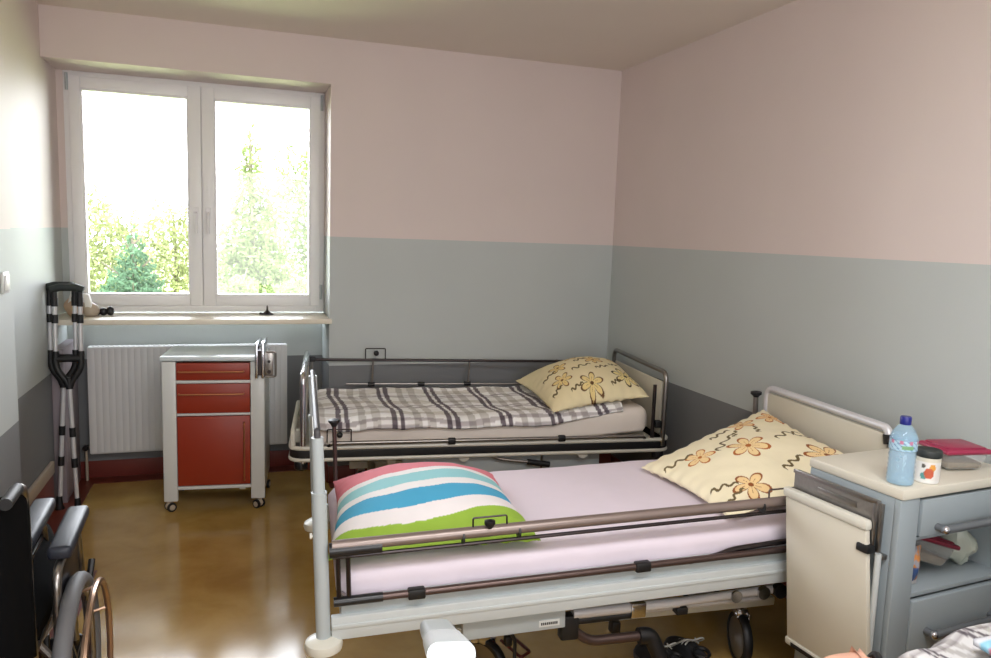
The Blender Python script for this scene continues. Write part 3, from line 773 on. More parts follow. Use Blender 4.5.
b.build('base_frame', 'cream', b2)
for x, y, a in ((.36,.14,.4), (1.69,.14,-.3), (.36,WW-.14,.2), (1.69,WW-.14,.8)):
    q = Matrix.Translation((x, y, 0)) @ Matrix.Rotation(a, 4, 'Z')
    b = MB(); b.box(-.022, -.016, -.03, .02, .05, .14, .003); b.box(.016, .022, -.03, .02, .05, .14, .003); b.box(-.022,.022,-.02,.02,.125,.14,.003); c = b.build('castor', 'steel', b2, q)
    b = MB(); b.lathe([(.02,-.014),(.055,-.012),(.06,-.006),(.06,.006),(.055,.012),(.02,.014)], (0,-.01,.06), (1,0,0), 24); b.build('castor_wheel', 'black', c, q)
zt2 = lambda x: .540+.062*sm(1.2, 1.8, x)
mattress('mattress', .108, 1.875, .03, .70, lambda x: .437+.03*sm(1.3, 1.85, x), zt2, .04, 'beige_sheet', 'beige mattress on the rear bed by the back wall', O2, P2, None, 6)
def on_b2(*p): return bed_pt(O2, P2, None, p)
# checked duvet lying on it
def duv(u, v):
    x = .097+1.623*u
    wmax = .70-.46*sm(1.36, 1.66, x)-.06*(1-sm(.1, .2, x)); wmin = .012+.03*sm(1.3, 1.7, x)
    w = wmin+(wmax-wmin)*v
    z = zt2(x)+.020+.012*fnoise(x*5, w*6, .2)+.009*abs(fnoise(x*9+w*6, w*11, 3.))+.02*math.exp(-((v-.93)/.06)**2)
    drop = math.exp(-v*(wmax-wmin)/.020); z -= .040*drop
    if x < .2: z -= .05*(1-sm(.085, .135, x))
    z += .012*sm(1.3, 1.5, x)*math.exp(-((w-.09)/.05)**2)
    return on_b2(x, w-.012*drop, z)
def duvc(u, v):
    x = .097+1.623*u; w = .68*v
    sk = x+.10*w+.008*math.sin(w*14+x*4)
    return plaid(sk+.04, w+.02+.012*math.sin(x*9))
o = sheet('duvet', 300, 130, duv, duvc, 'cloth', thick=.014); tag(o, 'grey and white checked duvet lying flat on the rear bed', 'duvet', 'checked duvets')
fl2 = [(.46,.11,.12,6,.2,(110,76,40),(244,206,100)), (.85,.20,.13,7,.1,(60,46,30),(244,216,110)), (.20,.27,.10,6,.8,(130,86,44),(244,200,90)), (.24,.50,.09,5,.2,(130,86,44),(244,196,80)),
       (.62,.50,.10,6,.5,(130,86,44),(244,190,80)), (.42,.66,.08,5,.2,(130,84,40),(244,190,70)), (.90,.62,.10,6,.4,(130,84,40),(244,190,70)), (.68,.84,.10,5,.1,(130,84,40),(244,190,70)), (.38,.88,.09,5,.1,(130,84,40),(244,190,70))]
sq2 = [(.34,.34,.22,.2,BR), (.58,.30,.16,.3,BR), (.06,.14,.14,.5,BR), (.24,.10,.14,.2,BR), (.66,.08,.13,.4,BR), (.42,.50,.15,.3,BR), (.06,.44,.14,.1,BR), (.76,.40,.13,.4,BR), (.96,.12,.05,.4,BR)]
YEL2 = (240,226,184)
o = pillow('pillow', [on_b2(1.325,-.003,.572), on_b2(1.87,.03,.640), on_b2(1.92,.67,.705), on_b2(1.285,.67,.606)], .185, flower_print(fl2, sq2, YEL2, 1.0), res=(240,220), seed=9, under=-.12, wr=.008)
tag(o, 'plump yellow flowered pillow on the rear bed over the checked duvet', 'pillow', 'yellow flowered pillows')

# ------------------------------------------------------------------ bedside cabinet at the right with flap table
C2, Q2 = (2.635, -2.92, 0), math.radians(5.2)
cb = thing('bedside_cabinet', 'grey bedside cabinet at the right with cream flap hanging on its side', 'bedside cabinet', C2, Q2, 'bedside cabinets')
CW, CD = .50, .318
b = MB(); b.box(-.004, CW+.004, -.006, CD+.004, .820, .850, .006); b.build('top', 'board', cb)
b = MB(); b.box(0, .018, .02, CD, .09, .82, .003); b.hexa([(.0,0,.06),(.085,0,.06),(.085,.02,.06),(0,.02,.06),(-.002,0,.82),(.075,0,.82),(.075,.02,.82),(-.002,.02,.82)], .004); b.build('side_panel', 'blue_grey', cb)
CD = .272
b = MB(); b.box(CW-.018, CW, .02, CD, .09, .82, .003); b.box(CW-.04, CW, 0, .02, .06, .82, .004); b.build('side_panel', 'blue_grey', cb)
b = MB(); b.box(.018, CW-.018, CD-.012, CD, .09, .82); b.build('back_panel', 'blue_grey', cb)
b = MB(); b.box(.018, CW-.018, .008, CD-.012, .522, .536, .002); b.build('shelf', 'blue_grey', cb)
b = MB(); b.box(.018, CW-.018, .01, CD-.012, .690, .700, .002); b.build('shelf', 'blue_grey', cb)
b = MB(); b.box(.018, CW-.018, .01, CD-.012, .09, .105, .002); b.build('bottom', 'blue_grey', cb)
for za, zb, hz in ((.706, .812, .728), (.345, .515, .418)):
    b = MB(); b.box(.084, CW-.045, -.004, .016, za, zb, .004); b.box(.10, CW-.06, .016, CD-.03, za+.01, zb-.02); d = b.build('drawer', 'blue_grey', cb)
    b = MB(); b.tube(fillet([(.15,-.002,hz),(.15,-.03,hz),(.43,-.03,hz),(.43,-.002,hz)], .012), .011, 10); hd = b.build('drawer_handle', 'handle_grey', d)
    b = MB(); b.ball((.15,-.03,hz), .0125); b.ball((.43,-.03,hz), .0125); b.build('handle_end', 'chrome', hd)
b = MB(); b.box(.084, CW-.045, -.004, .016, .10, .338, .004); b.build('door', 'blue_grey', cb)
# hanging flap table with its metal rail
f = MB(); f.box(-.062, -.044, .056, .352, .285, .722, .004); SH = Matrix(((1,0,0,0),(0,1,.12,-.12*.745),(0,0,1,0),(0,0,0,1)))
f = f.build('flap', 'board', cb, SH)
b = MB(); b.box(-.068, -.040, .05, .358, .722, .752, .008); b.box(-.066, -.042, .05, .358, .262, .285, .006); b.build('flap_edge', 'cream', f, SH)
b = MB(); b.box(-.069, -.067, .085, .33, .266, .278); b.build('flap_slot', 'black', f, SH)
b = MB(); b.box(-.036, -.018, .046, .345, .742, .806, .003); rl = b.build('flap_rail', 'rail_metal', cb)
b = MB(); b.box(-.040, -.034, .044, .347, .797, .809, .002); b.box(-.040,-.035,.11,.25,.765,.782,.002); b.box(-.041,-.033,.044,.056,.66,.80,.002); b.box(-.030,-.018,.034,.046,.60,.80,.002); b.build('rail_strip', 'steel', rl)
b = MB(); b.box(-.068, -.038, .036, .076, .66, .683, .004); b.build('flap_hinge', 'black', cb)
b = MB(); b.box(-.026, 0, .025, .05, .64, .655, .003); b.box(-.018, 0, .28, .31, .76, .78, .003); b.build('hinge_arm', 'steel', cb)
b = MB(); b.tube([(-.03,.032,.12),(-.03,.032,.66)], .009, 10); b.build('flap_rod', 'grey_white', cb)
b = MB(); b.box(-.03, 0, .022, .042, .14, .16, .003); b.build('rod_bracket', 'steel', cb)
for x, y, a in ((.03,.03,.5), (CW-.03,.03,-.5), (.03,CD-.03,.2), (CW-.03,CD-.03,-.2)): castor(cb, x, y, .026, .09, 'black', 'pale_grey', a)

def on_c2(u, v, z): return Matrix.Translation(C2) @ Matrix.Rotation(Q2, 4, 'Z') @ Vector((u, v, z))
def paint(o, fn):
    me = o.data; ca = me.color_attributes.new('Col', 'FLOAT_COLOR', 'POINT'); fl_ = []
    for v in me.vertices: fl_.extend((*s2l(fn(v.co)), 1))
    ca.data.foreach_set('color', fl_)
# water bottle
bt = thing('water_bottle', 'clear blue plastic water bottle with dark blue cap on the right cabinet', 'bottle', on_c2(.044, .046, .850), Q2)
prof = [(.030,0),(.042,.004),(.045,.012),(.043,.02)]
for k in range(5): prof += [(.0445,.028+k*.016),(.042,.034+k*.016)]
prof += [(.044,.112),(.044,.142),(.045,.15),(.042,.158),(.034,.172),(.022,.186),(.0145,.192),(.0145,.197)]
b = MB(); b.lathe(prof, n=28); b.build('bottle_body', 'bottle', bt)
b = MB(); b.lathe([(r-.003, max(z,.003)) for r, z in prof if z < .165], n=24); b.build('water', 'water', bt)
b = MB(); b.lathe([(.0175,.190),(.0185,.192),(.0185,.212),(.0165,.215)], n=24); b.build('cap', 'blue_cap', bt)
b = MB(); pr_ = [(.0447,.112+.032*i/14) for i in range(15)]; b.lathe(pr_, n=72, cap=False); o = b.build('label_band', 'print', bt)
def lab(c):
    a = math.atan2(c.y, c.x); z = c.z
    if .118 < z < .130 and -2.6 < a < -1.7: return (120,168,120)
    if z > .134 and math.sin(a*9) > .2: return (196,120,150)
    if math.sin(a*14+z*400) > .75: return (90,130,170)
    return (176,208,226)
paint(o, lab)
# jar
bt.scale = (.80,.80,.89)
jr = thing('food_jar', 'white jar with dark lid and orange fruit label beside the water bottle', 'jar', on_c2(.136, .034, .850), Q2)
jr.scale = (.84,.84,1.03)
b = MB(); pr_ = [(.034,0),(.038,.003),(.039,.01)]+[(.039,.012+.056*i/20) for i in range(21)]+[(.037,.074),(.036,.078)]; b.lathe(pr_, n=84); o = b.build('jar_body', 'print', jr)
def jl(c):
    a = math.atan2(c.y, c.x)+2.45; x = a*.039; z = c.z
    if z < .012: return (230,228,224)
    if math.hypot(x-.004, z-.03) < .015: return (196,92,62)
    if math.hypot(x-.014, z-.046) < .010: return (226,160,70)
    if math.hypot(x+.012, z-.022) < .010: return (92,150,146)
    if math.hypot(x+.015, z-.050) < .006: return (90,84,74)
    if z > .062: return (214,208,190)
    return (226,222,216)
paint(o, jl)
b = MB(); b.lathe([(.040,.072),(.0415,.074),(.0415,.088),(.039,.091),(.034,.0905),(.032,.089)], n=30); b.build('lid', 'dark_green', jr)
# food box with maroon lid
def food_box(label, loc, rot, w, d, h, lid, body):
    t_ = bpy.data.objects.new('food_container', None); COL.objects.link(t_); t_.location = loc; t_.rotation_euler = rot
    tag(t_, label, 'food container', 'plastic food containers')
    b = MB(); b.hexa([(-w*.4,-d*.4,0),(w*.4,-d*.4,0),(w*.4,d*.4,0),(-w*.4,d*.4,0),(-w*.5,-d*.5,h),(w*.5,-d*.5,h),(w*.5,d*.5,h),(-w*.5,d*.5,h)], .014, seg=3); b.build('tub', body, t_)
    b = MB(); b.hexa([(-w*.37,-d*.37,.004),(w*.37,-d*.37,.004),(w*.37,d*.37,.004),(-w*.37,d*.37,.004),(-w*.42,-d*.42,h*.5),(w*.42,-d*.42,h*.42),(w*.42,d*.42,h*.5),(-w*.42,d*.42,h*.45)], .008); b.build('food', 'food', t_)
    b = MB(); b.box(-w*.54, w*.54, -d*.54, d*.54, h-.004, h+.012, .008, seg=3); b.box(-w*.44, w*.44, -d*.44, d*.44, h+.010, h+.017, .005); b.build('lid', lid, t_)
    return t_
food_box('clear food container with maroon lid on the right cabinet top', on_c2(.352, .105, .852), (0,0,Q2-.25), .145, .115, .055, 'maroon', 'clear')
food_box('grey food container with dark red lid tilted on the open shelf', on_c2(.250, .125, .566), (math.radians(-2), math.radians(18), Q2-.1), .16, .13, .07, 'dkmaroon', 'clear')
# packet on the shelf
pk = thing('snack_packet', 'small blue and orange packet standing on the open shelf', 'packet', on_c2(.128, .045, .537), Q2)
def pkf(side):
    def fn(u, v):
        z = .115*v; w = .030*(1-.3*v); x = (u-.5)*2*w; th = .018*math.sin(PI*u)*math.sin(PI*min(1, v*.98+.02))
        return (x+.012*v+.003*fnoise(u*5, v*7, side), side*(th+.002*fnoise(u*9, v*9, 2)*math.sin(PI*u)), z+.001)
    return fn
def pkc(u, v):
    if v < .12: return (200,196,196)
    if v < .5: return (60,84,130) if u < .62 else (170,110,70)
    return (196,130,70) if fnoise(u*5, v*6, 3) > -.05 else (150,150,160)
sheet('packet_front', 24, 36, pkf(-1), pkc, 'print', pk); sheet('packet_back', 24, 36, pkf(1), pkc, 'print', pk)
# plastic bag on the shelf
b = MB(); b.ball((0,0,.055), (.046,.08,.066), 28)
for v in b.bm.verts:
    q = v.co; k = 1+.3*fnoise(q.x*18, q.y*18, q.z*18)+.1*fnoise(q.x*50, q.y*50, q.z*50)
    v.co = Vector((q.x*k, q.y*k, max(.001, .055+(q.z-.055)*k)))
o = b.build('plastic_bag', 'bag', sharp=25); o.location = on_c2(.422, .13, .5375); tag(o, 'crumpled pale plastic bag on the open shelf', 'plastic bag')

# ------------------------------------------------------------------ folded wheelchair, lower left
wc = thing('wheelchair', 'folded black wheelchair at the left edge with chrome handrim', 'wheelchair', (.415, -2.40, 0), math.radians(2))
def big_wheel(s):
    x = s*.115; R = .30; zc = .30
    b = MB(); b.torus((x,0,zc), R-.021, .021, (1,0,0), 56, 10); wh = b.build('rear_tyre', 'tyre', wc)
    b = MB(); b.torus((x,0,zc), R-.042, .010, (1,0,0), 48, 8); b.lathe([(.02,-.035),(.026,-.02),(.026,.02),(.02,.035)], (x,0,zc), (1,0,0), 16)
    for k in range(18):
        a = 2*PI*k/18; b.tube([(x+(.02 if k % 2 else -.02), .02*math.cos(a), zc+.02*math.sin(a)), (x, (R-.045)*math.cos(a+.25*(1 if k % 4 < 2 else -1)), zc+(R-.045)*math.sin(a+.25*(1 if k % 4 < 2 else -1)))], .0016, 5)
    b.build('wheel_rim', 'steel', wh)
    xo = x+s*.045; b = MB(); b.torus((xo,0,zc), R-.03, .0085, (1,0,0), 56, 8)
    for k in range(6):
        a = 2*PI*k/6+.4; b.tube([(x+s*.01,(R-.042)*math.cos(a),zc+(R-.042)*math.sin(a)),(xo,(R-.032)*math.cos(a),zc+(R-.032)*math.sin(a))], .004, 6)
    b.build('handrim', 'rim_metal', wh)
big_wheel(1); big_wheel(-1)
for s in (-1, 1):
    x = s*.050-.012
    b = MB(); b.tube(fillet([(x,-.06,.26),(x,-.10,.55),(x,-.115,.895),(x,-.21,.905)], .05), .0115, 10); b.tube([(x,-.07,.24),(x,.40,.30)], .011, 10); b.tube([(x,-.085,.47),(x,.36,.47)], .011, 10)
    b.tube(fillet([(x,.36,.47),(x,.44,.45),(x,.48,.20)], .05), .011, 10); b.tube([(x,.34,.47),(x,.36,.16)], .011, 10); b.tube([(x,0,.3),(x+s*.05,0,.3)], .012, 8)
    fr = b.build('side_frame', 'steel', wc)
    b = MB(); b.tube([(x,-.17,.905),(x,-.275,.905)], .0135, 12); b.build('push_grip', 'black', fr)
    # armrest: pad on a bent tube, with skirt guard below
    ax_ = .088 if s > 0 else .006; az_ = 0. if s > 0 else .03
    b = MB(); b.box(ax_-.028, ax_+.028, -.02, .29, .665+az_, .70+az_, .012, seg=3); ap = b.build('arm_pad', 'vinyl_blue', wc)
    b = MB(); b.tube(fillet([(ax_,-.06,.46),(ax_,-.06,.655+az_),(ax_,.24,.655+az_),(ax_,.30,.47)], .05), .0105, 10); b.build('arm_tube', 'steel', ap)
    b = MB(); b.box(ax_-.003, ax_+.003, -.03, .24, .475, .64, .002); b.build('skirt_guard', 'black_gloss', ap)
    b = MB(); b.tube([(x+s*.075,.235,.47),(x+s*.08,.285,.535)], .009, 8); b.box(x+s*.045-.03, x+s*.045+.03, .225, .25, .455, .48, .004); b.build('brake_lever', 'black', wc)
    b = MB(); b.lathe([(.02,-.014),(.085,-.014),(.09,-.008),(.09,.008),(.085,.014),(.02,.014)], (x+s*.02,.36,.09), (1,0,0), 26); b.build('front_castor', 'tyre', wc)
    b = MB(); b.tube([(x,.48,.22),(x,.55,.1)], .011, 8); b.box(x-.03*s-.045, x-.03*s+.045, .50, .515, .08, .20, .005) if s > 0 else b.box(x-.02, x+.02, .53, .545, .08, .2, .005); b.build('footrest', 'black_gloss', wc)
def canv(u, v):
    x = -.062+.10*u; fold = math.sin(PI*u); z = .47+.405*v
    return (x, -.10-.012*v-.085*fold*(1-.25*v), z+.015*math.sin(PI*u))
o = sheet('back_canvas', 24, 20, canv, None, 'canvas', wc, thick=.012)
def seatc(u, v):
    x = -.062+.10*u; return (x, -.05+.38*v, .48+.16*math.sin(PI*u)+.01*fnoise(u*5, v*5))
sheet('seat_canvas', 20, 20, seatc, None, 'canvas', wc, thick=.008)
b = MB(); b.tube([(-.062,.12,.29),(.062,.12,.47)], .010, 8); b.tube([(.062,.14,.29),(-.062,.14,.47)], .010, 8); b.build('cross_brace', 'steel', wc)

# ------------------------------------------------------------------ shoes under the front bed
def shoe(label, x, y, rz):
    t_ = thing('shoe', label, 'shoe', (x, y, 0), rz, 'dark lace-up shoes')
    # outline stations along y: (y, half width, top z)
    st = [(-.125,.022,.055),(-.115,.034,.078),(-.09,.038,.088),(-.05,.038,.092),(-.01,.038,.094),(.03,.041,.088),(.07,.045,.068),(.105,.042,.054),(.13,.030,.044),(.142,.014,.036)]
    b = MB(); rings = []
    for y_, w, z in st:
        rg = []
        for i in range(12):
            a = PI*i/11; rg.append(b.bm.verts.new((w*math.cos(a)*(1 if i in (0,11) else 1.02), y_, .02+(z-.02)*math.sin(a)**.7)))
        rings.append(rg)
    for r0, r1 in zip(rings, rings[1:]):
        for i in range(11): b.bm.faces.new((r0[i], r1[i], r1[i+1], r0[i+1]))
        b.bm.faces.new((r0[0], r0[-1], r1[-1], r1[0]))
    b.bm.faces.new(rings[0]); b.bm.faces.new(rings[-1]); b.build('upper', 'shoe', t_, sharp=60)
    b = MB(); rings = []
    for y_, w, z in st: rings.append([b.bm.verts.new(p) for p in ((-w-.004,y_,0),(w+.004,y_,0),(w+.005,y_,.022),(-w-.005,y_,.022))])
    for r0, r1 in zip(rings, rings[1:]):
        for i in range(4): b.bm.faces.new((r0[i], r1[i], r1[(i+1)%4], r0[(i+1)%4]))
    b.bm.faces.new(rings[0]); b.bm.faces.new(rings[-1]); b.build('sole', 'sole', t_)
    b = MB(); b.torus((0,-.07,.092), .026, .007, (0,-.12,1), 20, 6); b.build('collar', 'black', t_)
    b = MB()
    for k in range(4):
        y_ = -.005+k*.022; z = .0985-.0105*k
        b.tube(fillet([(-.027,y_,z-.012),(-.012,y_+.003,z+.002),(.012,y_-.003,z+.002),(.027,y_,z-.012)], .01), .003, 6)
    for s in (-1, 1): b.tube(fillet([(0,-.008,.101),(s*.03,-.02,.116),(s*.048,-.005,.10),(s*.046,.03,.07),(s*.02,.01,.098)], .02), .003, 6)
    b.build('shoelace', 'lace', t_)
    return t_
shoe('dark lace-up shoe under the front bed, touching the brake pedal side', 2.325, -2.295, .10)
shoe('dark lace-up shoe under the front bed, on the castor wheel side', 2.44, -2.285, -.06)

# ------------------------------------------------------------------ foreground bed at the bottom edge, mostly out of frame
b3 = thing('hospital_bed', 'nearest hospital bed at the bottom edge, showing a grey rail end', 'hospital bed', (1.30, -4.22, 0), 0, 'hospital beds')
b = MB(); b.box(0, 1.85, .0, .03, .40, .47, .005); b.box(0, 1.85, .80, .83, .40, .47, .005); b.box(0,.04,.03,.80,.40,.47,.005); b.box(1.81,1.85,.03,.80,.40,.47,.005); b.box(.04,1.81,.03,.80,.44,.46); b.build('bed_frame', 'cream', b3)
for x in (.15, 1.7):
    for y in (.08, .75):
        b = MB(); b.box(x-.02, x+.02, y-.02, y+.02, .09, .40, .004); lg = b.build('leg', 'cream', b3)
        b = MB(); b.lathe([(.02,-.016),(.045,-.014),(.05,0),(.045,.014),(.02,.016)], (x,y,.05), (1,0,0), 20); b.build('castor_wheel', 'black', lg)
# raised rail arm whose end shows
pa, pb_ = Vector((.006,1.20,.695)), Vector((-.068,.83,.86))
d = (pb_-pa)
b = MB(); b.sweep([pa, pa+d*.12, pa+d*.5, pb_], rrect(.064, .034, .013), up=(0,0,1)); ar = b.build('rail_arm', 'pale_grey', b3)
b = MB(); q0 = pa+d*.50; b.sweep([q0, q0+d*.02, q0+d*.06, q0+d*.4, pb_+d*.05], rrect(.070, .036, .016, 6), up=(0,0,1), scale=[.75,.95,1,1.05,1.05]); b.build('arm_sleeve', 'top_lac', ar)
b = MB(); b.tube([pb_, Vector((-.02,.81,.66)), Vector((.03,.81,.44))], .018, 10); b.build('arm_support', 'steel', b3)
mattress('mattress', .03, 1.82, .03, .80, lambda x: .478, lambda x: .60, .04, 'beige_sheet', 'mattress of the nearest bed, under the checked duvet at lower right', (1.30,-4.22,0), 0, None, 12)
def duv3(u, v):
    x = 2.106+.96*u; ym = -3.425+.065*sm(2.09, 2.36, x); y = -4.22+(ym+4.22)*v
    zt = .728+.012*math.exp(-((x-2.12)/.05)**2)+.006*fnoise(x*6, y*6, 4.)+.010*abs(fnoise(x*11, y*9, 2.))
    edge = sm(.975, 1., v)
    return (x, y+.015*edge+.006*fnoise(x*10, 1., 7.), zt-.040*edge)
o = sheet('duvet', 160, 120, duv3, lambda u, v: tuple(.80*k for k in plaid(1.7*u+.5*v, 1.5*v)), 'cloth', thick=.012); tag(o, 'checked duvet at the lower right corner on the nearest bed', 'duvet', 'checked duvets')
def tow(u, v):
    x = 2.235+.36*u; y = -3.70+.235*v
    return (x, y, .762+.07*math.sin(PI*u)**.6*math.sin(PI*v)**.6*.4+.008*fnoise(x*12, y*12))
def towc(u, v):
    if abs(v-.82) < .03 or abs(u-.42) < .02: return (190,110,120)
    return (140,192,214) if v < .94 else (206,208,214)
o = sheet('towel', 50, 40, tow, towc, 'cloth', thick=.012); tag(o, 'light blue folded towel on the checked duvet at lower right', 'towel')

# hand of the person lying in the nearest bed (only the back of the hand reaches the picture)
def skinned(name, chains, m, parent=None, sub=2):
    me = bpy.data.meshes.new(name); vs, es, rs = [], [], []
    for ch in chains:
        prev = ch[0] if isinstance(ch[0], int) else None
        for it in ch[1:] if prev is not None else ch:
            vs.append(it[0]); rs.append(it[1]); i = len(vs)-1
            if prev is not None: es.append((prev, i))
            prev = i
    me.from_pydata([tuple(v) for v in vs], es, [])
    o = bpy.data.objects.new(name, me); COL.objects.link(o)
    sk = o.modifiers.new('skin', 'SKIN'); sk.use_smooth_shade = True
    for i, d_ in enumerate(me.skin_vertices[0].data):
        r = rs[i]; d_.radius = r if hasattr(r, '__len__') else (r, r); d_.use_root = (i == 0)
    ss = o.modifiers.new('smooth', 'SUBSURF'); ss.levels = sub; ss.render_levels = sub
    me.materials.append(M[m]); return o
hx, hy, hz = 2.045, -3.412, .706
arm = [((2.36,-3.52,.668), .026), ((2.24,-3.49,.674), .025), ((2.12,-3.445,.688), (.023,.020)), ((2.055,-3.405,.712), (.028,.020)), ((2.015,-3.390,.722), (.036,.018))]
fing = []
for k, L_ in enumerate((.062, .072, .068, .054)):
    bs = Vector((2.026-.013*k, -3.413+.014*k, .719)); dr = Vector((-.55-.1*k, -.80+.12*k, -.12)).normalized()
    p1 = bs+dr*L_*.45+Vector((0,0,.002)); p2 = bs+dr*L_*.78+Vector((0,0,-.010)); p3 = bs+dr*L_+Vector((0,0,-.024))
    fing.append([4, (tuple(bs),.0095), (tuple(p1),.0088), (tuple(p2),.008), (tuple(p3),.0068)])
th = [3, ((2.038,-3.420,.710),.011), ((2.046,-3.451,.700),.010), ((2.038,-3.477,.690),.0085)]
o = skinned('person', [arm]+fing+[th], 'skin'); tag(o, "person lying mostly out of frame, hand with black wrist strap by the duvet edge", 'person')
b = MB(); b.torus((0,0,0), .0275, .0065, (1,-.62,-.36), 28, 8)
for v in b.bm.verts: v.co.z *= .92
o2 = b.build('wrist_strap', 'black', o); o2.location = (2.058, -3.407, .7125)
o2['label'] = 'black wrist strap'

# ------------------------------------------------------------------ outside: lawn, bushes and trees
b = MB(); b.box(-25, 25, .45, 60, -.7, -.5); struct(b.build('ground', 'lawn'), 'green lawn outside the window', 'lawn')
def foliage(parent, c, rad, n, size, m, shape='ball', seed=0):
    r = random.Random(seed); vs, fs = [], []
    for i in range(n):
        while True:
            p = Vector((r.uniform(-1,1), r.uniform(-1,1), r.uniform(-1,1)))
            if shape == 'ball' and .25 < p.length < 1: break
            if shape == 'cone' and p.x**2+p.y**2 < ((1-p.z)/2)**2*(.75+.25*math.sin(p.z*22+math.atan2(p.y,p.x)*3)): break
        if shape == 'ball':
            k = 1+.35*fnoise(p.x*2+seed, p.y*2, p.z*2); p *= k
        p = Vector((p.x*rad[0], p.y*rad[1], p.z*rad[2]))+Vector(c)
        a = Vector((r.gauss(0,1), r.gauss(0,1), r.gauss(0,1))).normalized(); b_ = a.orthogonal().normalized()
        s = size*r.uniform(.6, 1.4); k0 = len(vs)
        vs += [p-a*s, p+b_*s*.45, p+a*s, p-b_*s*.45]; fs.append((k0,k0+1,k0+2,k0+3))
    me = bpy.data.meshes.new('foliage'); me.from_pydata([tuple(v) for v in vs], [], fs); me.materials.append(M[m])
    o = bpy.data.objects.new('foliage', me); COL.objects.link(o); o.parent = parent; return o
def tree(name, label, cat, x, y, h, rad, n, size, m, shape, seed, c=.55, group=None):
    t_ = thing(name, label, cat, (x, y, -.5), 0, group)
    b = MB(); b.tube([(0,0,-.02),(.03,.02,h*.4),(-.02,0,h*.92)], .05+.012*h, 8, scale=[1,.7,.2])
    r = random.Random(seed)
    for k in range(9):
        z = h*(.25+.07*k); a = k*2.4; L_ = rad[0]*.7*(1-.08*k)
        b.tube([(0,0,z),(math.cos(a)*L_*.5,math.sin(a)*L_*.5,z+.12),(math.cos(a)*L_,math.sin(a)*L_,z+.3)], .02, 5, scale=[1,.7,.3])
    b.build('trunk', 'trunk', t_)
    foliage(t_, (0,0,h*c), rad, n, size, m, shape, seed); return t_
G = 'trees outside the window'
tree('larch', 'tall thin pale tree behind the right window sash', 'tree', 1.15, 9.5, 3.95, (1.05,1.0,1.95), 9000, .055, 'leaf_mid', 'cone', 1, .52, G)
tree('birch', 'loose pale green tree at the right edge of the right sash', 'tree', 2.35, 11.0, 3.7, (1.0,.9,1.6), 5200, .06, 'leaf_mid', 'ball', 2, .6, G)
tree('spruce', 'small dark green conifer low in the left window sash', 'tree', -.62, 8.6, 2.05, (.95,.9,1.0), 7000, .045, 'leaf_dark', 'cone', 3, .5, G)
tree('shrub', 'pale bushy tree at the left edge of the left sash', 'tree', -1.75, 11.0, 2.6, (1.0,.9,1.2), 5200, .055, 'leaf_pale', 'ball', 4, .52, G)
tree('shrub', 'pale bushy tree behind the conifer in the left sash', 'tree', -.45, 14.5, 2.5, (1.1,.9,1.2), 5200, .055, 'leaf_pale', 'ball', 5, .52, G)
tree('shrub', 'round green bush low in the right window sash, left side', 'bush', .95, 7.2, 1.35, (.42,.42,.42), 2400, .04, 'leaf_mid', 'ball', 6, .62, G)
tree('shrub', 'round green bush low in the right window sash, right side', 'bush', 1.85, 7.8, 1.3, (.5,.45,.40), 2400, .04, 'leaf_mid', 'ball', 7, .62, G)
tree('shrub', 'low pale bush at the left corner of the left sash', 'bush', -1.85, 7.8, 1.4, (.5,.45,.45), 2400, .04, 'leaf_mid', 'ball', 8, .62, G)

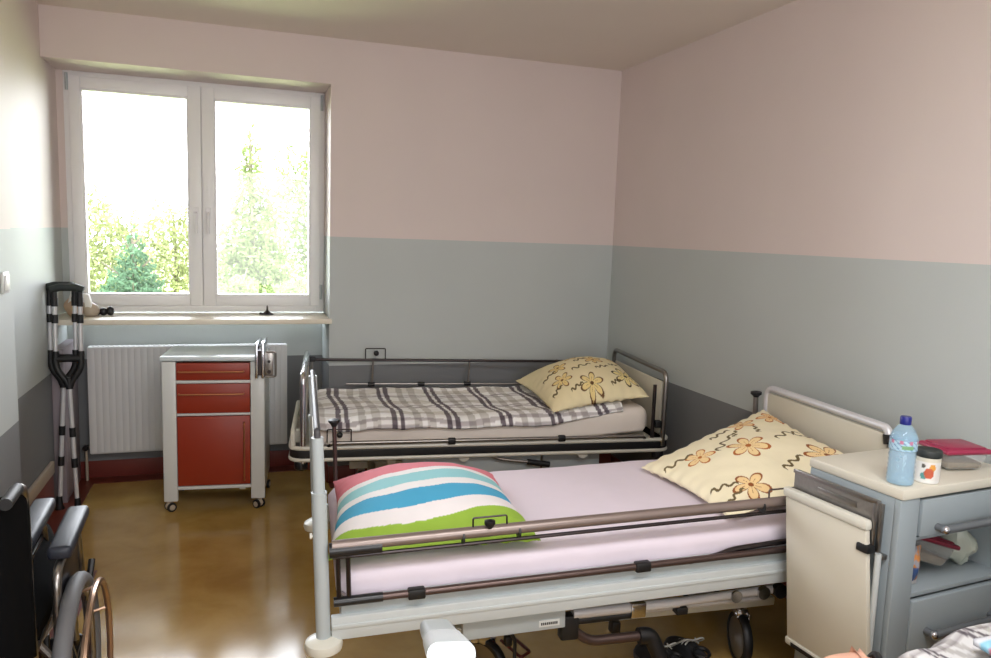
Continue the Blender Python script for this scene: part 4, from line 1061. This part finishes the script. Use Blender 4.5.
# ------------------------------------------------------------------ light, sky, camera
wd = bpy.data.worlds.new('overcast_sky'); bpy.context.scene.world = wd; wd.use_nodes = True
n = wd.node_tree.nodes; L = wd.node_tree.links; bg = n['Background']
tc = n.new('ShaderNodeTexCoord'); sp = n.new('ShaderNodeSeparateXYZ'); L.new(tc.outputs['Generated'], sp.inputs[0])
rp = n.new('ShaderNodeValToRGB'); L.new(sp.outputs['Z'], rp.inputs[0])
rp.color_ramp.elements[0].color = (.93,.96,1,1); rp.color_ramp.elements[1].color = (.82,.90,1,1)
L.new(rp.outputs[0], bg.inputs['Color']); bg.inputs['Strength'].default_value = 21.0
def area(name, loc, rot, sx, sy, power, color=(1,1,1)):
    l = bpy.data.lights.new(name, 'AREA'); l.shape = 'RECTANGLE'; l.size = sx; l.size_y = sy; l.energy = power; l.color = color
    o = bpy.data.objects.new(name, l); COL.objects.link(o); o.location = loc; o.rotation_euler = rot; return o
po = area('window_portal', (.73, .42, 1.65), (-PI/2, 0, 0), 1.36, 1.3, 1); po.data.cycles.is_portal = True
area('ceiling_fill', (1.7, -4.0, H-.03), (.2,0,0), 1.2, .6, 52, (.97,.98,1))  # unseen soft fill under the ceiling, added without a fixture
area('front_fill', (1.3, YB+.05, 1.35), (PI/2,0,0), 1.6, 1.7, 46, (.97,.98,1))  # added frontal fill behind the camera; the front wall has no doorway

cam = bpy.data.cameras.new('camera'); co = bpy.data.objects.new('camera', cam); COL.objects.link(co)
yaw, pit, rol = .33009, .12363, .03455
fw = Vector((math.sin(yaw)*math.cos(pit), math.cos(yaw)*math.cos(pit), -math.sin(pit)))
r_ = Vector((math.cos(yaw), -math.sin(yaw), 0)); u_ = r_.cross(fw)
r2 = r_*math.cos(rol)+u_*math.sin(rol); u2 = -r_*math.sin(rol)+u_*math.cos(rol)
mw = Matrix(((r2.x,u2.x,-fw.x,.92768),(r2.y,u2.y,-fw.y,-4.43900),(r2.z,u2.z,-fw.z,1.5),(0,0,0,1)))
co.matrix_world = mw
cam.sensor_fit = 'HORIZONTAL'; cam.sensor_width = 36; cam.lens = 755.84/991*36; cam.clip_start = .02
sc = bpy.context.scene; sc.camera = co
sc.view_settings.view_transform = 'Standard'; sc.view_settings.look = 'None'; sc.view_settings.exposure = 0.0; sc.view_settings.gamma = 1.0
try:
    sc.cycles.use_denoising = True; sc.cycles.max_bounces = 10; sc.cycles.diffuse_bounces = 6; sc.cycles.transparent_max_bounces = 16; sc.cycles.caustics_reflective = False
except Exception: pass
